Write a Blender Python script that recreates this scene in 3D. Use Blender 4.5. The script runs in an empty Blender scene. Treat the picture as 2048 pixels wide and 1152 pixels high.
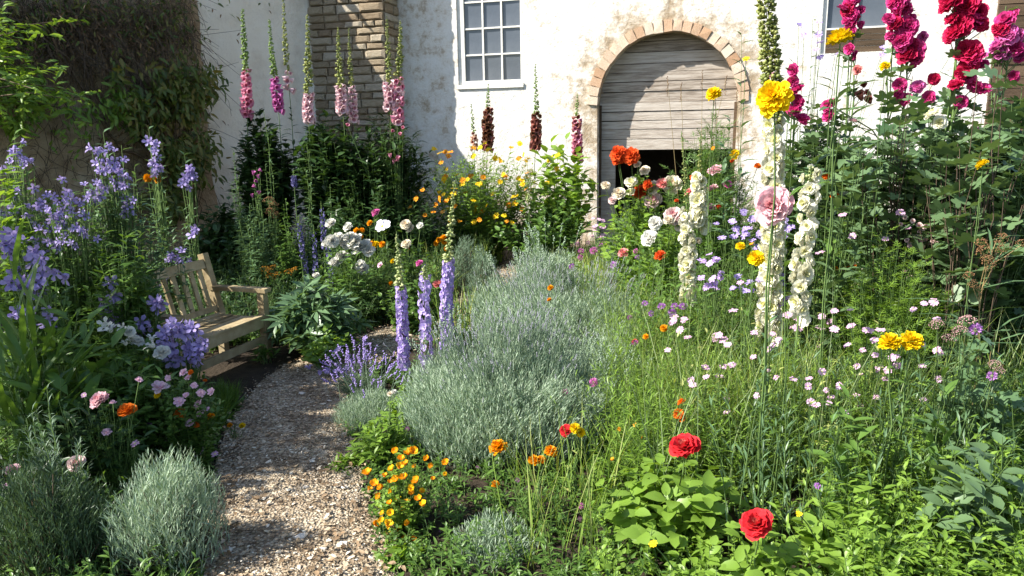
import bpy, math
import numpy as np
from mathutils import Matrix, Vector

# ------------------------------------------------------------------ camera, light, exposure
SC = bpy.context.scene
COL = SC.collection
PI = math.pi
RNG = np.random.default_rng(11)
F, CAMH = 1450.0, 1.8
PITCH = math.atan((576 - 270) / F)
ROLL = math.radians(-1.0)
cam_d = bpy.data.cameras.new('camera')
cam = bpy.data.objects.new('camera', cam_d)
COL.objects.link(cam)
CM = Matrix.Rotation(PI / 2 - PITCH, 3, 'X') @ Matrix.Rotation(ROLL, 3, 'Z')
cam.matrix_world = Matrix.Translation((0, 0, CAMH)) @ CM.to_4x4()
cam_d.sensor_width = 36
cam_d.lens = 36 * F / 2048
cam_d.clip_start = 0.05
cam_d.clip_end = 400
SC.camera = cam

PHI = math.radians(16)                       # the barn front is turned a little
WX = Vector((math.cos(PHI), -math.sin(PHI), 0))
WN = Vector((math.sin(PHI), math.cos(PHI), 0))
SUN_WALL = Vector((1.6, 1.0, -1.65))          # light travel in the barn's frame: right, into the wall, up
SUN = (WX * SUN_WALL.x + WN * SUN_WALL.y + Vector((0, 0, SUN_WALL.z))).normalized()
sun_d = bpy.data.lights.new('sun', 'SUN')
sun_d.energy = 5.0
sun_d.angle = math.radians(0.5)
sun_d.color = (1.0, 0.95, 0.86)
sun = bpy.data.objects.new('sun', sun_d)
COL.objects.link(sun)
sun.rotation_euler = SUN.to_track_quat('-Z', 'Y').to_euler()

world = bpy.data.worlds.new('World')
SC.world = world
world.use_nodes = True
wn = world.node_tree.nodes
wl = world.node_tree.links
sky = wn.new('ShaderNodeTexSky')
sky.sky_type = 'NISHITA'
sky.sun_disc = False
sky.sun_elevation = math.asin(-SUN.z)
sky.sun_rotation = math.atan2(-SUN.x, -SUN.y)
sky.dust_density = 1.0
wl.new(sky.outputs[0], wn['Background'].inputs[0])
wn['Background'].inputs[1].default_value = 0.1
SC.view_settings.view_transform = 'Standard'
SC.view_settings.look = 'None'
SC.view_settings.exposure = 1.2
SC.view_settings.gamma = 1
SC.view_settings.use_curve_mapping = False
SC.render.engine = 'CYCLES'
SC.cycles.max_bounces = 6
SC.cycles.diffuse_bounces = 3
SC.cycles.glossy_bounces = 2
SC.cycles.transmission_bounces = 3
SC.cycles.transparent_max_bounces = 6
SC.cycles.use_denoising = True


def ray(px, py):
    return CM @ Vector(((px - 1024) / F, (576 - py) / F, -1))


def at(px, py, Y):
    v = ray(px, py)
    return Vector((0, 0, CAMH)) + v * (Y / v.y)


def ground(px, py):
    v = ray(px, py)
    return Vector((0, 0, CAMH)) + v * (CAMH / -v.z)


W0 = Vector((0, 12.5, 0))


def wallpt(px, py):
    v = ray(px, py)
    o = Vector((0, 0, CAMH))
    t = (W0 - o).dot(WN) / v.dot(WN)
    p = o + v * t
    return (p - W0).dot(WX), p.z


# ------------------------------------------------------------------ mesh tools
class Bag:
    def __init__(s):
        s.v, s.f, s.m, s.n = [], [], [], 0

    def add(s, v, f, m=0):
        v = np.asarray(v, float)
        f = np.asarray(f, int)
        s.v.append(v)
        s.f.append(f + s.n)
        s.m.append(np.full(len(f), m))
        s.n += len(v)
        return s

    def inst(s, T, R, loc, scale, m=0):
        """T=(verts, [face arrays]); R (N,3,3); loc (N,3); scale (N,) or (N,3)"""
        tv, tf = T
        scale = np.asarray(scale, float)
        if scale.ndim == 1:
            scale = scale[:, None].repeat(3, 1)
        V = np.einsum('nij,nkj->nki', R, tv[None] * scale[:, None, :]) + loc[:, None, :]
        N, K = V.shape[:2]
        off = (np.arange(N) * K)[:, None, None]
        s.v.append(V.reshape(-1, 3))
        for fa in tf:
            fa = np.asarray(fa)
            s.f.append((fa[None] + off).reshape(-1, fa.shape[1]) + s.n)
            s.m.append(np.full(N * len(fa), m))
        s.n += N * K
        return s

    def box(s, x0, x1, y0, y1, z0, z1, m=0, j=0.0):
        v = np.array([[x, y, z] for z in (z0, z1) for y in (y0, y1) for x in (x0, x1)], float)
        if j:
            v += RNG.normal(0, j, v.shape)
        f = [[0, 2, 3, 1], [4, 5, 7, 6], [0, 1, 5, 4], [2, 6, 7, 3], [0, 4, 6, 2], [1, 3, 7, 5]]
        return s.add(v, f, m)

    def mesh(s, name, mats, smooth=True):
        me = bpy.data.meshes.new(name)
        if not isinstance(mats, (list, tuple)):
            mats = [mats]
        for m in mats:
            me.materials.append(m)
        if s.n == 0:
            return me
        V = np.concatenate(s.v)
        loops = np.concatenate([f.ravel() for f in s.f])
        tot = np.concatenate([np.full(len(f), f.shape[1]) for f in s.f])
        start = np.concatenate([[0], np.cumsum(tot)[:-1]])
        me.vertices.add(len(V))
        me.vertices.foreach_set('co', V.astype(np.float32).ravel())
        me.loops.add(len(loops))
        me.loops.foreach_set('vertex_index', loops.astype(np.int32))
        me.polygons.add(len(tot))
        me.polygons.foreach_set('loop_start', start.astype(np.int32))
        me.polygons.foreach_set('material_index', np.concatenate(s.m).astype(np.int32))
        me.polygons.foreach_set('use_smooth', np.full(len(tot), smooth))
        me.update(calc_edges=True)
        return me


def link(name, data, parent=None, loc=None, kind=None, label=None):
    o = bpy.data.objects.new(name, data)
    COL.objects.link(o)
    if parent is not None:
        o.parent = parent
    if loc is not None:
        o.location = loc
    if kind:
        o['kind'] = kind
    if label:
        o['label'] = label
    return o


def thing(name, label, cat, loc=(0, 0, 0), group=None, data=None, rz=0.0, kind=None):
    o = link(name, data, loc=loc)
    o.rotation_euler = (0, 0, rz)
    o['label'] = label
    o['category'] = cat
    if group:
        o['group'] = group
    if kind:
        o['kind'] = kind
    return o


def nrm(a):
    return a / np.maximum(np.linalg.norm(a, axis=-1, keepdims=True), 1e-9)


def frame_y(d, up):
    """rotation with local Y along d and local Z near up"""
    y = nrm(d)
    x = nrm(np.cross(y, up))
    z = np.cross(x, y)
    return np.stack([x, y, z], axis=-1)


def frame_z(d, rng=RNG):
    z = nrm(np.asarray(d, float))
    r = rng.normal(size=z.shape)
    x = nrm(np.cross(r, z))
    y = np.cross(z, x)
    return np.stack([x, y, z], axis=-1)


def tubes(bag, P, r0, r1, m=0, sides=3):
    """P (N,K,3) polylines, near vertical or not"""
    P = np.asarray(P, float)
    if P.ndim == 2:
        P = P[None]
    N, K = P.shape[:2]
    tan = nrm(np.gradient(P, axis=1))
    ref = np.where(np.abs(tan[..., 2:3]) > .9, np.array([1., 0, 0]), np.array([0, 0, 1.]))
    a = nrm(np.cross(tan, ref))
    b = np.cross(tan, a)
    rr = np.linspace(1, 0, K)[None, :, None] * (np.asarray(r0).reshape(-1, 1, 1) - r1) + r1
    rings = []
    for k in range(sides):
        t = 2 * PI * k / sides
        rings.append(P + rr * (a * math.cos(t) + b * math.sin(t)))
    V = np.stack(rings, axis=2).reshape(-1, 3)
    base = np.arange(N)[:, None, None] * K * sides + np.arange(K - 1)[None, :, None] * sides
    k = np.arange(sides)[None, None, :]
    k2 = (k + 1) % sides
    f = np.stack([base + k, base + k2, base + sides + k2, base + sides + k], axis=-1).reshape(-1, 4)
    bag.add(V, f, m)
    return bag


def polyat(P, t):
    """points and tangents at t (N,M) in 0..1 along polylines P (N,K,3)"""
    N, K = P.shape[:2]
    x = np.clip(t, 0, .9999) * (K - 1)
    i = x.astype(int)
    fr = (x - i)[..., None]
    n = np.arange(N)[:, None]
    a, b = P[n, i], P[n, i + 1]
    return a + (b - a) * fr, nrm(b - a)


# ------------------------------------------------------------------ leaf and petal templates (leaf: along +Y, normal +Z)
def T_leaf(w=.3, fold=.3, droop=.25, prof=((.0, 0), (.35, 1), (.7, .75), (1, 0))):
    v, st = [], []
    for t, wd in prof:
        z = -droop * t * t
        if wd == 0:
            st.append([len(v)])
            v.append((0, t, z))
        else:
            st.append([len(v), len(v) + 1, len(v) + 2])
            h = w * wd / 2
            v += [(-h, t, z + fold * h), (0, t, z), (h, t, z + fold * h)]
    tri, quad = [], []
    for a, b in zip(st, st[1:]):
        if len(a) == 1 and len(b) == 3:
            tri += [(a[0], b[1], b[0]), (a[0], b[2], b[1])]
        elif len(a) == 3 and len(b) == 1:
            tri += [(a[0], a[1], b[0]), (a[1], a[2], b[0])]
        elif len(a) == 3:
            quad += [(a[0], a[1], b[1], b[0]), (a[1], a[2], b[2], b[1])]
    fs = []
    if tri:
        fs.append(np.array(tri))
    if quad:
        fs.append(np.array(quad))
    return np.array(v, float), fs


def merge_T(parts):
    b = Bag()
    for v, fs in parts:
        n0 = b.n
        b.v.append(np.asarray(v, float))
        for f in fs:
            b.f.append(np.asarray(f) + n0)
            b.m.append(0)
        b.n += len(v)
    V = np.concatenate(b.v)
    out = {}
    for f in b.f:
        out.setdefault(f.shape[1], []).append(f)
    return V, [np.concatenate(x) for x in out.values()]


def xf_T(T, rz=0.0, s=1.0, off=(0, 0, 0), rx=0.0):
    M = np.array(Matrix.Rotation(rz, 3, 'Z') @ Matrix.Rotation(rx, 3, 'X'))
    return (T[0] * s) @ M.T + np.array(off, float), T[1]


def T_lobed(lobes=5, depth=.4, cup=.12):
    """mallow / bramble like lobed leaf; stalk at origin, blade along +Y, length 1"""
    v = [(0, .35, 0)]
    n = lobes * 4
    for i in range(n + 1):
        a = -2.45 + 4.9 * i / n
        k = i % 4
        r = (1.0 - depth, .88, 1.0, .86)[k]
        r *= .62 * (1.05 - .22 * abs(a) / 2.45)
        v.append((math.sin(a) * r, .35 + math.cos(a) * r, cup * r * (1 if k else .2) - .12 * r * r))
    f = [(0, i + 2, i + 1) for i in range(n)]
    return np.array(v, float), [np.array(f)]


def T_palmate(n=7):
    lf = T_leaf(.26, .25, .18, ((.0, 0), (.55, 1), (1, 0)))
    return merge_T([xf_T(lf, rz=a, rx=-.12) for a in np.linspace(-2.2, 2.2, n)])


def T_sprig(n=9, L=.3, w=.055, up=.55):
    """a short shoot (height 1 along Y) clothed in narrow upright leaves"""
    lf = T_leaf(w / L, .2, .05, ((.0, 0), (.5, 1), (1, 0)))
    ps = []
    for i in range(n):
        t = .08 + .86 * i / (n - 1)
        a = i * 2.4
        d = np.array([[math.cos(a) * up, 1 - up * .35, math.sin(a) * up]])
        Rm = frame_y(d, np.array([[0, 1., 0]]))[0]
        s = L * (1.05 - .5 * t)
        ps.append(((lf[0] * s) @ Rm.T + np.array([0, t * .9, 0]), lf[1]))
    return merge_T(ps)


def T_oct(lx=.5, lz=1.0):
    v = np.array([(0, 0, 0), (lx, 0, lz * .55), (0, lx, lz * .55), (-lx, 0, lz * .55), (0, -lx, lz * .55), (0, 0, lz)], float)
    f = [(0, 2, 1), (0, 3, 2), (0, 4, 3), (0, 1, 4), (5, 1, 2), (5, 2, 3), (5, 3, 4), (5, 4, 1)]
    return v, [np.array(f)]


LANCE = T_leaf(.30, .35, .30)
OVATE = T_leaf(.55, .30, .22, ((.0, 0), (.3, 1), (.65, .85), (1, 0)))
NARROW = T_leaf(.14, .3, .25, ((.0, 0), (.5, 1), (1, 0)))
BLADE = T_leaf(.05, .15, .35, ((0, .8), (.4, 1), (.75, .7), (1, 0)))
FERN = merge_T([xf_T(T_leaf(.16, .2, .1, ((0, 0), (.5, 1), (1, 0))), rz=s * (1.0 - .25 * k), s=.42 - .07 * k, off=(0, .2 + .2 * k, -.02 * k)) for k in range(4) for s in (-1, 1)]
               + [T_leaf(.07, .2, .1, ((0, 0), (.5, 1), (1, 0)))])
LOBED = T_lobed()
TRI = T_lobed(3, .3)
PALM = T_palmate()
SPRIG = T_sprig()
OCT = T_oct()
ROSELF = T_leaf(.62, .22, .25, ((.0, 0), (.22, .8), (.5, 1), (.8, .6), (1, 0)))


def T_petal(w, cup=.2, curl=.2, ruffle=0.0, nu=5, tip=.75):
    us = np.linspace(-1, 1, nu)
    v = []
    for k, (t, wd) in enumerate(((0, .3), (.45, .9), (.8, 1.0), (1.0, tip))):
        for i, u in enumerate(us):
            x = u * w * wd / 2
            z = cup * u * u * w * .6 + curl * t * t + ruffle * (t ** 2) * (1 if i % 2 else -1)
            v.append((x, t * (1 - .1 * u * u), z))
    f = [(k * nu + i, k * nu + i + 1, (k + 1) * nu + i + 1, (k + 1) * nu + i) for k in range(3) for i in range(nu - 1)]
    return np.array(v, float), [np.array(f)]


def petal_ring(bag, T, n, tilt, L, r0=.05, z0=0.0, m=0, rot=0.0, jit=.12, rng=RNG):
    a = rot + 2 * PI * np.arange(n) / n + rng.normal(0, jit * .6, n)
    ti = tilt + rng.normal(0, jit, n)
    d = np.stack([np.cos(a) * np.cos(ti), np.sin(a) * np.cos(ti), np.sin(ti)], 1)
    up = np.stack([-np.cos(a) * np.sin(ti), -np.sin(a) * np.sin(ti), np.cos(ti)], 1)
    loc = np.stack([np.cos(a) * r0, np.sin(a) * r0, np.full(n, z0)], 1)
    bag.inst(T, frame_y(d, up), loc, L * rng.uniform(.88, 1.1, n), m)


def dome(bag, r, z, h, m=0, n=8):
    v, f = [(0, 0, z + h)], []
    for k, (rr, zz) in enumerate(((.6, .8), (1, 0))):
        for i in range(n):
            t = 2 * PI * i / n
            v.append((r * rr * math.cos(t), r * rr * math.sin(t), z + h * zz))
    tri = [(0, 1 + i, 1 + (i + 1) % n) for i in range(n)]
    q = [(1 + i, 1 + n + i, 1 + n + (i + 1) % n, 1 + (i + 1) % n) for i in range(n)]
    n0 = bag.n
    bag.v.append(np.array(v, float))
    bag.f += [np.array(tri) + n0, np.array(q) + n0]
    bag.m += [np.full(n, m), np.full(n, m)]
    bag.n += len(v)


def revolve(bag, prof, n=10, lob=0.0, nl=5, m=0):
    v = []
    K = len(prof)
    for k, (r, z) in enumerate(prof):
        for i in range(n):
            t = 2 * PI * i / n
            q = r * (1 + (lob * math.cos(nl * t) if k == K - 1 else 0))
            v.append((q * math.cos(t), q * math.sin(t), z))
    f = [(k * n + i, k * n + (i + 1) % n, (k + 1) * n + (i + 1) % n, (k + 1) * n + i) for k in range(K - 1) for i in range(n)]
    bag.add(v, f, m)


# ------------------------------------------------------------------ materials
def newmat(name):
    m = bpy.data.materials.new(name)
    m.use_nodes = True
    nt = m.node_tree
    return m, nt, nt.nodes['Principled BSDF'], nt.nodes['Material Output']


def N(nt, t, **kw):
    n = nt.nodes.new(t)
    for k, v in kw.items():
        if k.startswith('i_'):
            n.inputs[k[2:]].default_value = v
        else:
            setattr(n, k, v)
    return n


def ramp(nt, stops):
    r = nt.nodes.new('ShaderNodeValToRGB')
    e = r.color_ramp.elements
    while len(e) < len(stops):
        e.new(.5)
    for k, (p, c) in enumerate(stops):
        e[k].position = p
        e[k].color = (*c, 1)
    return r


def leafmat(name, c1, c2, c3=None, trans=.35, rough=.40, spec=.45, tint=(1.25, 1.15, .5), objvar=.0):
    m, nt, bs, out = newmat(name)
    g = N(nt, 'ShaderNodeNewGeometry')
    r = ramp(nt, [(0, c1), (1, c2)] if c3 is None else [(0, c1), (.6, c2), (1, c3)])
    src = g.outputs['Random Per Island']
    nt.links.new(src, r.inputs[0])
    colr = r.outputs[0]
    if objvar:
        oi = N(nt, 'ShaderNodeObjectInfo')
        mr = N(nt, 'ShaderNodeMapRange')
        mr.inputs[3].default_value = 1 - objvar
        mr.inputs[4].default_value = 1 + objvar * .4
        nt.links.new(oi.outputs['Random'], mr.inputs[0])
        mx = N(nt, 'ShaderNodeMix', data_type='RGBA', blend_type='MULTIPLY')
        mx.inputs[0].default_value = 1
        nt.links.new(colr, mx.inputs[6])
        nt.links.new(mr.outputs[0], mx.inputs[7])
        colr = mx.outputs[2]
    nt.links.new(colr, bs.inputs['Base Color'])
    bs.inputs['Roughness'].default_value = rough
    bs.inputs['Specular IOR Level'].default_value = spec
    tr = N(nt, 'ShaderNodeBsdfTranslucent')
    mul = N(nt, 'ShaderNodeMix', data_type='RGBA', blend_type='MULTIPLY')
    mul.inputs[0].default_value = 1
    nt.links.new(colr, mul.inputs[6])
    mul.inputs[7].default_value = (*tint, 1)
    nt.links.new(mul.outputs[2], tr.inputs[0])
    ms = N(nt, 'ShaderNodeMixShader')
    ms.inputs[0].default_value = trans
    nt.links.new(bs.outputs[0], ms.inputs[1])
    nt.links.new(tr.outputs[0], ms.inputs[2])
    nt.links.new(ms.outputs[0], out.inputs[0])
    return m


def petmat(name, c1, c2, trans=.3):
    return leafmat(name, c1, c2, trans=trans, rough=.6, spec=.2, tint=(1.1, 1.05, 1.0), objvar=.12)


def plain(name, c, rough=.8, spec=.3):
    m, nt, bs, out = newmat(name)
    bs.inputs['Base Color'].default_value = (*c, 1)
    bs.inputs['Roughness'].default_value = rough
    bs.inputs['Specular IOR Level'].default_value = spec
    return m


def noisy(name, stops, scale=6.0, detail=8, rough=.85, bump=.4, bscale=40.0, stretch=(1, 1, 1), isl=0.0, bdist=.02):
    m, nt, bs, out = newmat(name)
    tc = N(nt, 'ShaderNodeTexCoord')
    mp = N(nt, 'ShaderNodeMapping')
    mp.inputs['Scale'].default_value = stretch
    nt.links.new(tc.outputs['Object'], mp.inputs[0])
    no = N(nt, 'ShaderNodeTexNoise', i_Scale=scale, i_Detail=detail, i_Roughness=.65)
    nt.links.new(mp.outputs[0], no.inputs[0])
    fac = no.outputs[0]
    if isl:
        oi = N(nt, 'ShaderNodeObjectInfo')
        g = N(nt, 'ShaderNodeNewGeometry')
        ad = N(nt, 'ShaderNodeMath', operation='ADD')
        nt.links.new(oi.outputs['Random'], ad.inputs[0])
        nt.links.new(g.outputs['Random Per Island'], ad.inputs[1])
        fr = N(nt, 'ShaderNodeMath', operation='FRACT')
        nt.links.new(ad.outputs[0], fr.inputs[0])
        mx = N(nt, 'ShaderNodeMath', operation='MULTIPLY_ADD')
        nt.links.new(fr.outputs[0], mx.inputs[0])
        mx.inputs[1].default_value = isl
        nt.links.new(no.outputs[0], mx.inputs[2])
        sb = N(nt, 'ShaderNodeMath', operation='SUBTRACT')
        nt.links.new(mx.outputs[0], sb.inputs[0])
        sb.inputs[1].default_value = isl / 2
        fac = sb.outputs[0]
    r = ramp(nt, stops)
    nt.links.new(fac, r.inputs[0])
    nt.links.new(r.outputs[0], bs.inputs['Base Color'])
    bs.inputs['Roughness'].default_value = rough
    bs.inputs['Specular IOR Level'].default_value = .25
    n2 = N(nt, 'ShaderNodeTexNoise', i_Scale=bscale, i_Detail=6, i_Roughness=.7)
    nt.links.new(mp.outputs[0], n2.inputs[0])
    bp = N(nt, 'ShaderNodeBump')
    bp.inputs['Strength'].default_value = bump
    bp.inputs['Distance'].default_value = bdist
    nt.links.new(n2.outputs[0], bp.inputs['Height'])
    nt.links.new(bp.outputs[0], bs.inputs['Normal'])
    return m

# ------------------------------------------------------------------ setting: ground, path
def vnoise(x, y, seed=0, octv=4):
    """value noise for arrays"""
    out = np.zeros_like(x, float)
    amp, tot = 1.0, 0.0
    for o in range(octv):
        g = np.random.default_rng(seed + o * 17).random((64, 64))
        xs, ys = x * 2 ** o, y * 2 ** o
        xi, yi = np.floor(xs).astype(int), np.floor(ys).astype(int)
        fx, fy = xs - xi, ys - yi
        fx, fy = fx * fx * (3 - 2 * fx), fy * fy * (3 - 2 * fy)
        a = g[xi % 64, yi % 64] * (1 - fx) + g[(xi + 1) % 64, yi % 64] * fx
        b = g[xi % 64, (yi + 1) % 64] * (1 - fx) + g[(xi + 1) % 64, (yi + 1) % 64] * fx
        out += amp * (a * (1 - fy) + b * fy)
        tot += amp
        amp *= .5
    return out / tot


M_soil = noisy('soil', [(.3, (.025, .018, .012)), (.7, (.075, .055, .036))], 9, bump=.9, bscale=30, bdist=.05)
b = Bag()
g = 46
xs, ys = np.meshgrid(np.linspace(-70, 70, g), np.linspace(-60, 80, g), indexing='ij')
v = np.stack([xs, ys, np.zeros_like(xs)], -1).reshape(-1, 3)
i, j = np.meshgrid(np.arange(g - 1), np.arange(g - 1), indexing='ij')
k = (i * g + j).ravel()
b.add(v, np.stack([k, k + g, k + g + 1, k + 1], 1))
thing('ground', 'dark brown soil of the flower beds beneath the plants', 'ground', data=b.mesh('ground', M_soil), kind='structure')

path_px = [(600, 1500), (592, 1300), (592, 1152), (575, 1000), (570, 880), (592, 800), (640, 742), (760, 690), (890, 645), (985, 592), (1040, 540), (1120, 492), (1230, 470)]
PC = np.array([ground(*p)[:2] for p in path_px])
PW = np.array([.41, .41, .40, .40, .40, .39, .38, .34, .33, .33, .35, .4, .5])


def resample(C, W, n):
    d = np.concatenate([[0], np.cumsum(np.linalg.norm(np.diff(C, axis=0), axis=1))])
    t = np.linspace(0, d[-1], n)
    S = np.stack([np.interp(t, d, C[:, 0]), np.interp(t, d, C[:, 1])], 1)
    w = np.interp(t, d, W)
    for _ in range(12):
        S[1:-1] = (S[:-2] + 2 * S[1:-1] + S[2:]) / 4
    return S, w


PS, PSW = resample(PC, PW, 120)


def path_dist(x, y):
    """signed: negative inside the path"""
    out = np.full(x.shape, 1e9)
    for c, w in zip(PS, PSW):
        out = np.minimum(out, np.hypot(x - c[0], y - c[1]) - w)
    return out


m, nt, bs, out_ = newmat('gravel')
tc = N(nt, 'ShaderNodeTexCoord')
vo = N(nt, 'ShaderNodeTexVoronoi', i_Scale=70.0)
no = N(nt, 'ShaderNodeTexNoise', i_Scale=5.0, i_Detail=8.0)
nt.links.new(tc.outputs['Object'], vo.inputs[0])
nt.links.new(tc.outputs['Object'], no.inputs[0])
r1 = ramp(nt, [(0, (.13, .095, .06)), (.5, (.34, .27, .18)), (1, (.60, .52, .40))])
sp = N(nt, 'ShaderNodeSeparateColor')
nt.links.new(vo.outputs['Color'], sp.inputs[0])
nt.links.new(sp.outputs[0], r1.inputs[0])
r2 = ramp(nt, [(.36, (.38, .30, .22)), (.6, (1, 1, 1))])
nt.links.new(no.outputs[0], r2.inputs[0])
mx = N(nt, 'ShaderNodeMix', data_type='RGBA', blend_type='MULTIPLY')
mx.inputs[0].default_value = .8
nt.links.new(r1.outputs[0], mx.inputs[6])
nt.links.new(r2.outputs[0], mx.inputs[7])
nt.links.new(mx.outputs[2], bs.inputs['Base Color'])
bs.inputs['Roughness'].default_value = .95
bp = N(nt, 'ShaderNodeBump')
bp.inputs['Strength'].default_value = .8
bp.inputs['Distance'].default_value = .02
nt.links.new(vo.outputs['Distance'], bp.inputs['Height'])
nt.links.new(bp.outputs[0], bs.inputs['Normal'])
M_gravel = m
b = Bag()
tan = nrm(np.gradient(PS, axis=0))
nor = np.stack([-tan[:, 1], tan[:, 0]], 1)
ncr = 9
V = []
for k in range(ncr):
    s = -1 + 2 * k / (ncr - 1)
    edge = PSW + .05 * (vnoise(np.arange(120) * .35 + 9 * s, np.zeros(120), 3) - .5) * 2
    P = PS + nor * (s * edge)[:, None]
    z = .012 + .02 * (1 - s * s) + .018 * (vnoise(P[:, 0] * 3, P[:, 1] * 3, 8) - .5) * (1 - s ** 4)
    V.append(np.stack([P[:, 0], P[:, 1], z], 1))
V = np.stack(V, 1).reshape(-1, 3)
i, j = np.meshgrid(np.arange(119), np.arange(ncr - 1), indexing='ij')
k = (i * ncr + j).ravel()
b.add(V, np.stack([k, k + 1, k + ncr + 1, k + ncr], 1))
thing('path', 'pale gravel path with broken shell pieces curving between the flower beds', 'path', data=b.mesh('path', M_gravel), kind='structure')

# shell and stone chips on the path
M_chip = leafmat('shell_chip', (.18, .13, .08), (.48, .39, .265), (.82, .75, .62), trans=0.0, rough=.8, spec=.2)


def T_chip(n=6, seed=0):
    q = np.random.default_rng(seed)
    v = [(0, 0, .16)]
    for i in range(n):
        a = 2 * PI * i / n + q.normal(0, .2)
        r = q.uniform(.6, 1.15)
        v.append((math.cos(a) * r, math.sin(a) * r * .7, -.12 + q.normal(0, .08)))
    return np.array(v, float), [np.array([(0, 1 + i, 1 + (i + 1) % n) for i in range(n)])]


b = Bag()
nC = 24000
idx = np.minimum((RNG.random(nC) ** 1.5 * 88).astype(int), 118)
s = RNG.uniform(-1.02, 1.02, nC)
P = PS[idx] + nor[idx] * (s * PSW[idx])[:, None] + RNG.normal(0, .03, (nC, 2))
bare = vnoise(P[:, 0] * 2.2 + 30, P[:, 1] * 2.2 + 30, 12, 3) + .25 * np.abs(s) < RNG.uniform(.38, .62, nC)
P[bare & (RNG.random(nC) < .85)] += 300                       # trodden earth shows where few chips lie
for q in range(4):
    w = np.arange(nC) % 4 == q
    n = w.sum()
    rot = frame_z(np.stack([RNG.normal(0, .25, n), RNG.normal(0, .25, n), np.ones(n)], 1))
    sz = np.exp(RNG.normal(math.log(.0042), .65, n)).clip(.0025, .024)
    loc = np.column_stack([P[w], .022 + .02 * (1 - s[w] ** 2) + RNG.uniform(-.004, .004, n)])
    b.inst(T_chip(6, q), rot, loc, sz)
thing('path_gravel', 'loose broken shell and stone chips strewn over the gravel path', 'gravel', data=b.mesh('chips', M_chip, False), kind='stuff')

M_stone_w = noisy('pale_stone', [(.3, (.55, .49, .40)), (.7, (.82, .77, .68))], 12, bump=.3)
stones = [((450, 1112), 36, 'large flat white stone lying at the left edge of the path at the bottom'), ((603, 1084), 30, 'white rounded stone in the middle of the path, beside the sunlit gravel'),
          ((647, 1109), 20, 'small white wedge of stone standing on edge low on the path'), ((686, 1100), 28, 'white chipped stone near the yellow flowers beside the path'),
          ((603, 795), 22, 'white stone lying in the shade at the upper bend of the path'), ((437, 852), 20, 'grey white stone at the left path edge below the small orange flower'),
          ((690, 985), 18, 'pale stone on the right path edge beside the yellow flowers'), ((612, 985), 15, 'small pale stone alone in the sunny middle of the path')]
for q, ((px, py), w, lab) in enumerate(stones):
    rr = np.random.default_rng(50 + q)
    bb = Bag()
    prof = [(.55, -.2), (1, -.05), (.92, .2), (.5, .36), (.02, .40)]
    n = 9
    vv = []
    ph = rr.uniform(.7, 1.15, n)
    for (r, z) in prof:
        for i in range(n):
            a = 2 * PI * i / n
            vv.append((r * ph[i] * math.cos(a), r * ph[i] * math.sin(a) * .62, z + rr.normal(0, .03)))
    bb.add(vv, [(k * n + i, k * n + (i + 1) % n, (k + 1) * n + (i + 1) % n, (k + 1) * n + i) for k in range(4) for i in range(n)])
    gp = ground(px, py)
    o = thing('path_stone', lab, 'stone', (gp.x, gp.y, .03), data=bb.mesh('path_stone', M_stone_w, False), group='white stones lying on the path', rz=rr.uniform(-.7, .7))
    sc = w / 1450 * gp.y * .5
    o.scale = (sc, sc * 1.3, sc * .7)

# ------------------------------------------------------------------ the whitewashed barn
def wallp(px, py, d=0.0):
    v = ray(px, py)
    o = Vector((0, 0, CAMH))
    t = (W0 + WN * d - o).dot(WN) / v.dot(WN)
    p = o + v * t
    return (p - W0).dot(WX), p.z


AL, AR = wallp(1195, 205)[0], wallp(1476, 205)[0]
ARAD = (AR - AL) / 2
AC = (AL + AR) / 2
AZ = wallp(1335, 62)[1] - ARAD
U1L, Z1B = wallp(917, 172)
U1R = wallp(1044, 100)[0]
U2L, Z2B = wallp(1640, 108)
U2R = wallp(1778, 50)[0]
ZT = 6.4

m, nt, bs, out_ = newmat('whitewash')
tc = N(nt, 'ShaderNodeTexCoord')
no = N(nt, 'ShaderNodeTexNoise', i_Scale=3.2, i_Detail=12.0, i_Roughness=.78)
nt.links.new(tc.outputs['Object'], no.inputs[0])
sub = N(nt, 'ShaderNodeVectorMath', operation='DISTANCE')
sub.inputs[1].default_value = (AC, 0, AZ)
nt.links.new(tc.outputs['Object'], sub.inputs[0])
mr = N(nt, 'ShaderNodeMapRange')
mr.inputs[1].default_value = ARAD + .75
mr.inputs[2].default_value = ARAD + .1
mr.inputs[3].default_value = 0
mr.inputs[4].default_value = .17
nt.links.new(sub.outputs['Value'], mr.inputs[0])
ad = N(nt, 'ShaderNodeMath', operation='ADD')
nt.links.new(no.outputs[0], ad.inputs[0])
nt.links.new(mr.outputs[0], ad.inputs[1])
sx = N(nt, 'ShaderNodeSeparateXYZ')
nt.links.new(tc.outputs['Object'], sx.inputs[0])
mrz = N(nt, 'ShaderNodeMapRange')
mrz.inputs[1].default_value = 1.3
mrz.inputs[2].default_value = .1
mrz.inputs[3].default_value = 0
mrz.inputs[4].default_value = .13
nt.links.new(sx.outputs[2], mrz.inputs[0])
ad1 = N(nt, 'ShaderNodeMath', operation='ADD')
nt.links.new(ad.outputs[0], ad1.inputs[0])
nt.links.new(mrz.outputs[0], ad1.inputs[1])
mrx = N(nt, 'ShaderNodeMapRange')               # the wash is more worn beside the stone pier
mrx.inputs[1].default_value = U1L + .1
mrx.inputs[2].default_value = U1L - .6
mrx.inputs[3].default_value = 0
mrx.inputs[4].default_value = .055
nt.links.new(sx.outputs[0], mrx.inputs[0])
ad2 = N(nt, 'ShaderNodeMath', operation='ADD')
nt.links.new(ad1.outputs[0], ad2.inputs[0])
nt.links.new(mrx.outputs[0], ad2.inputs[1])
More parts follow.
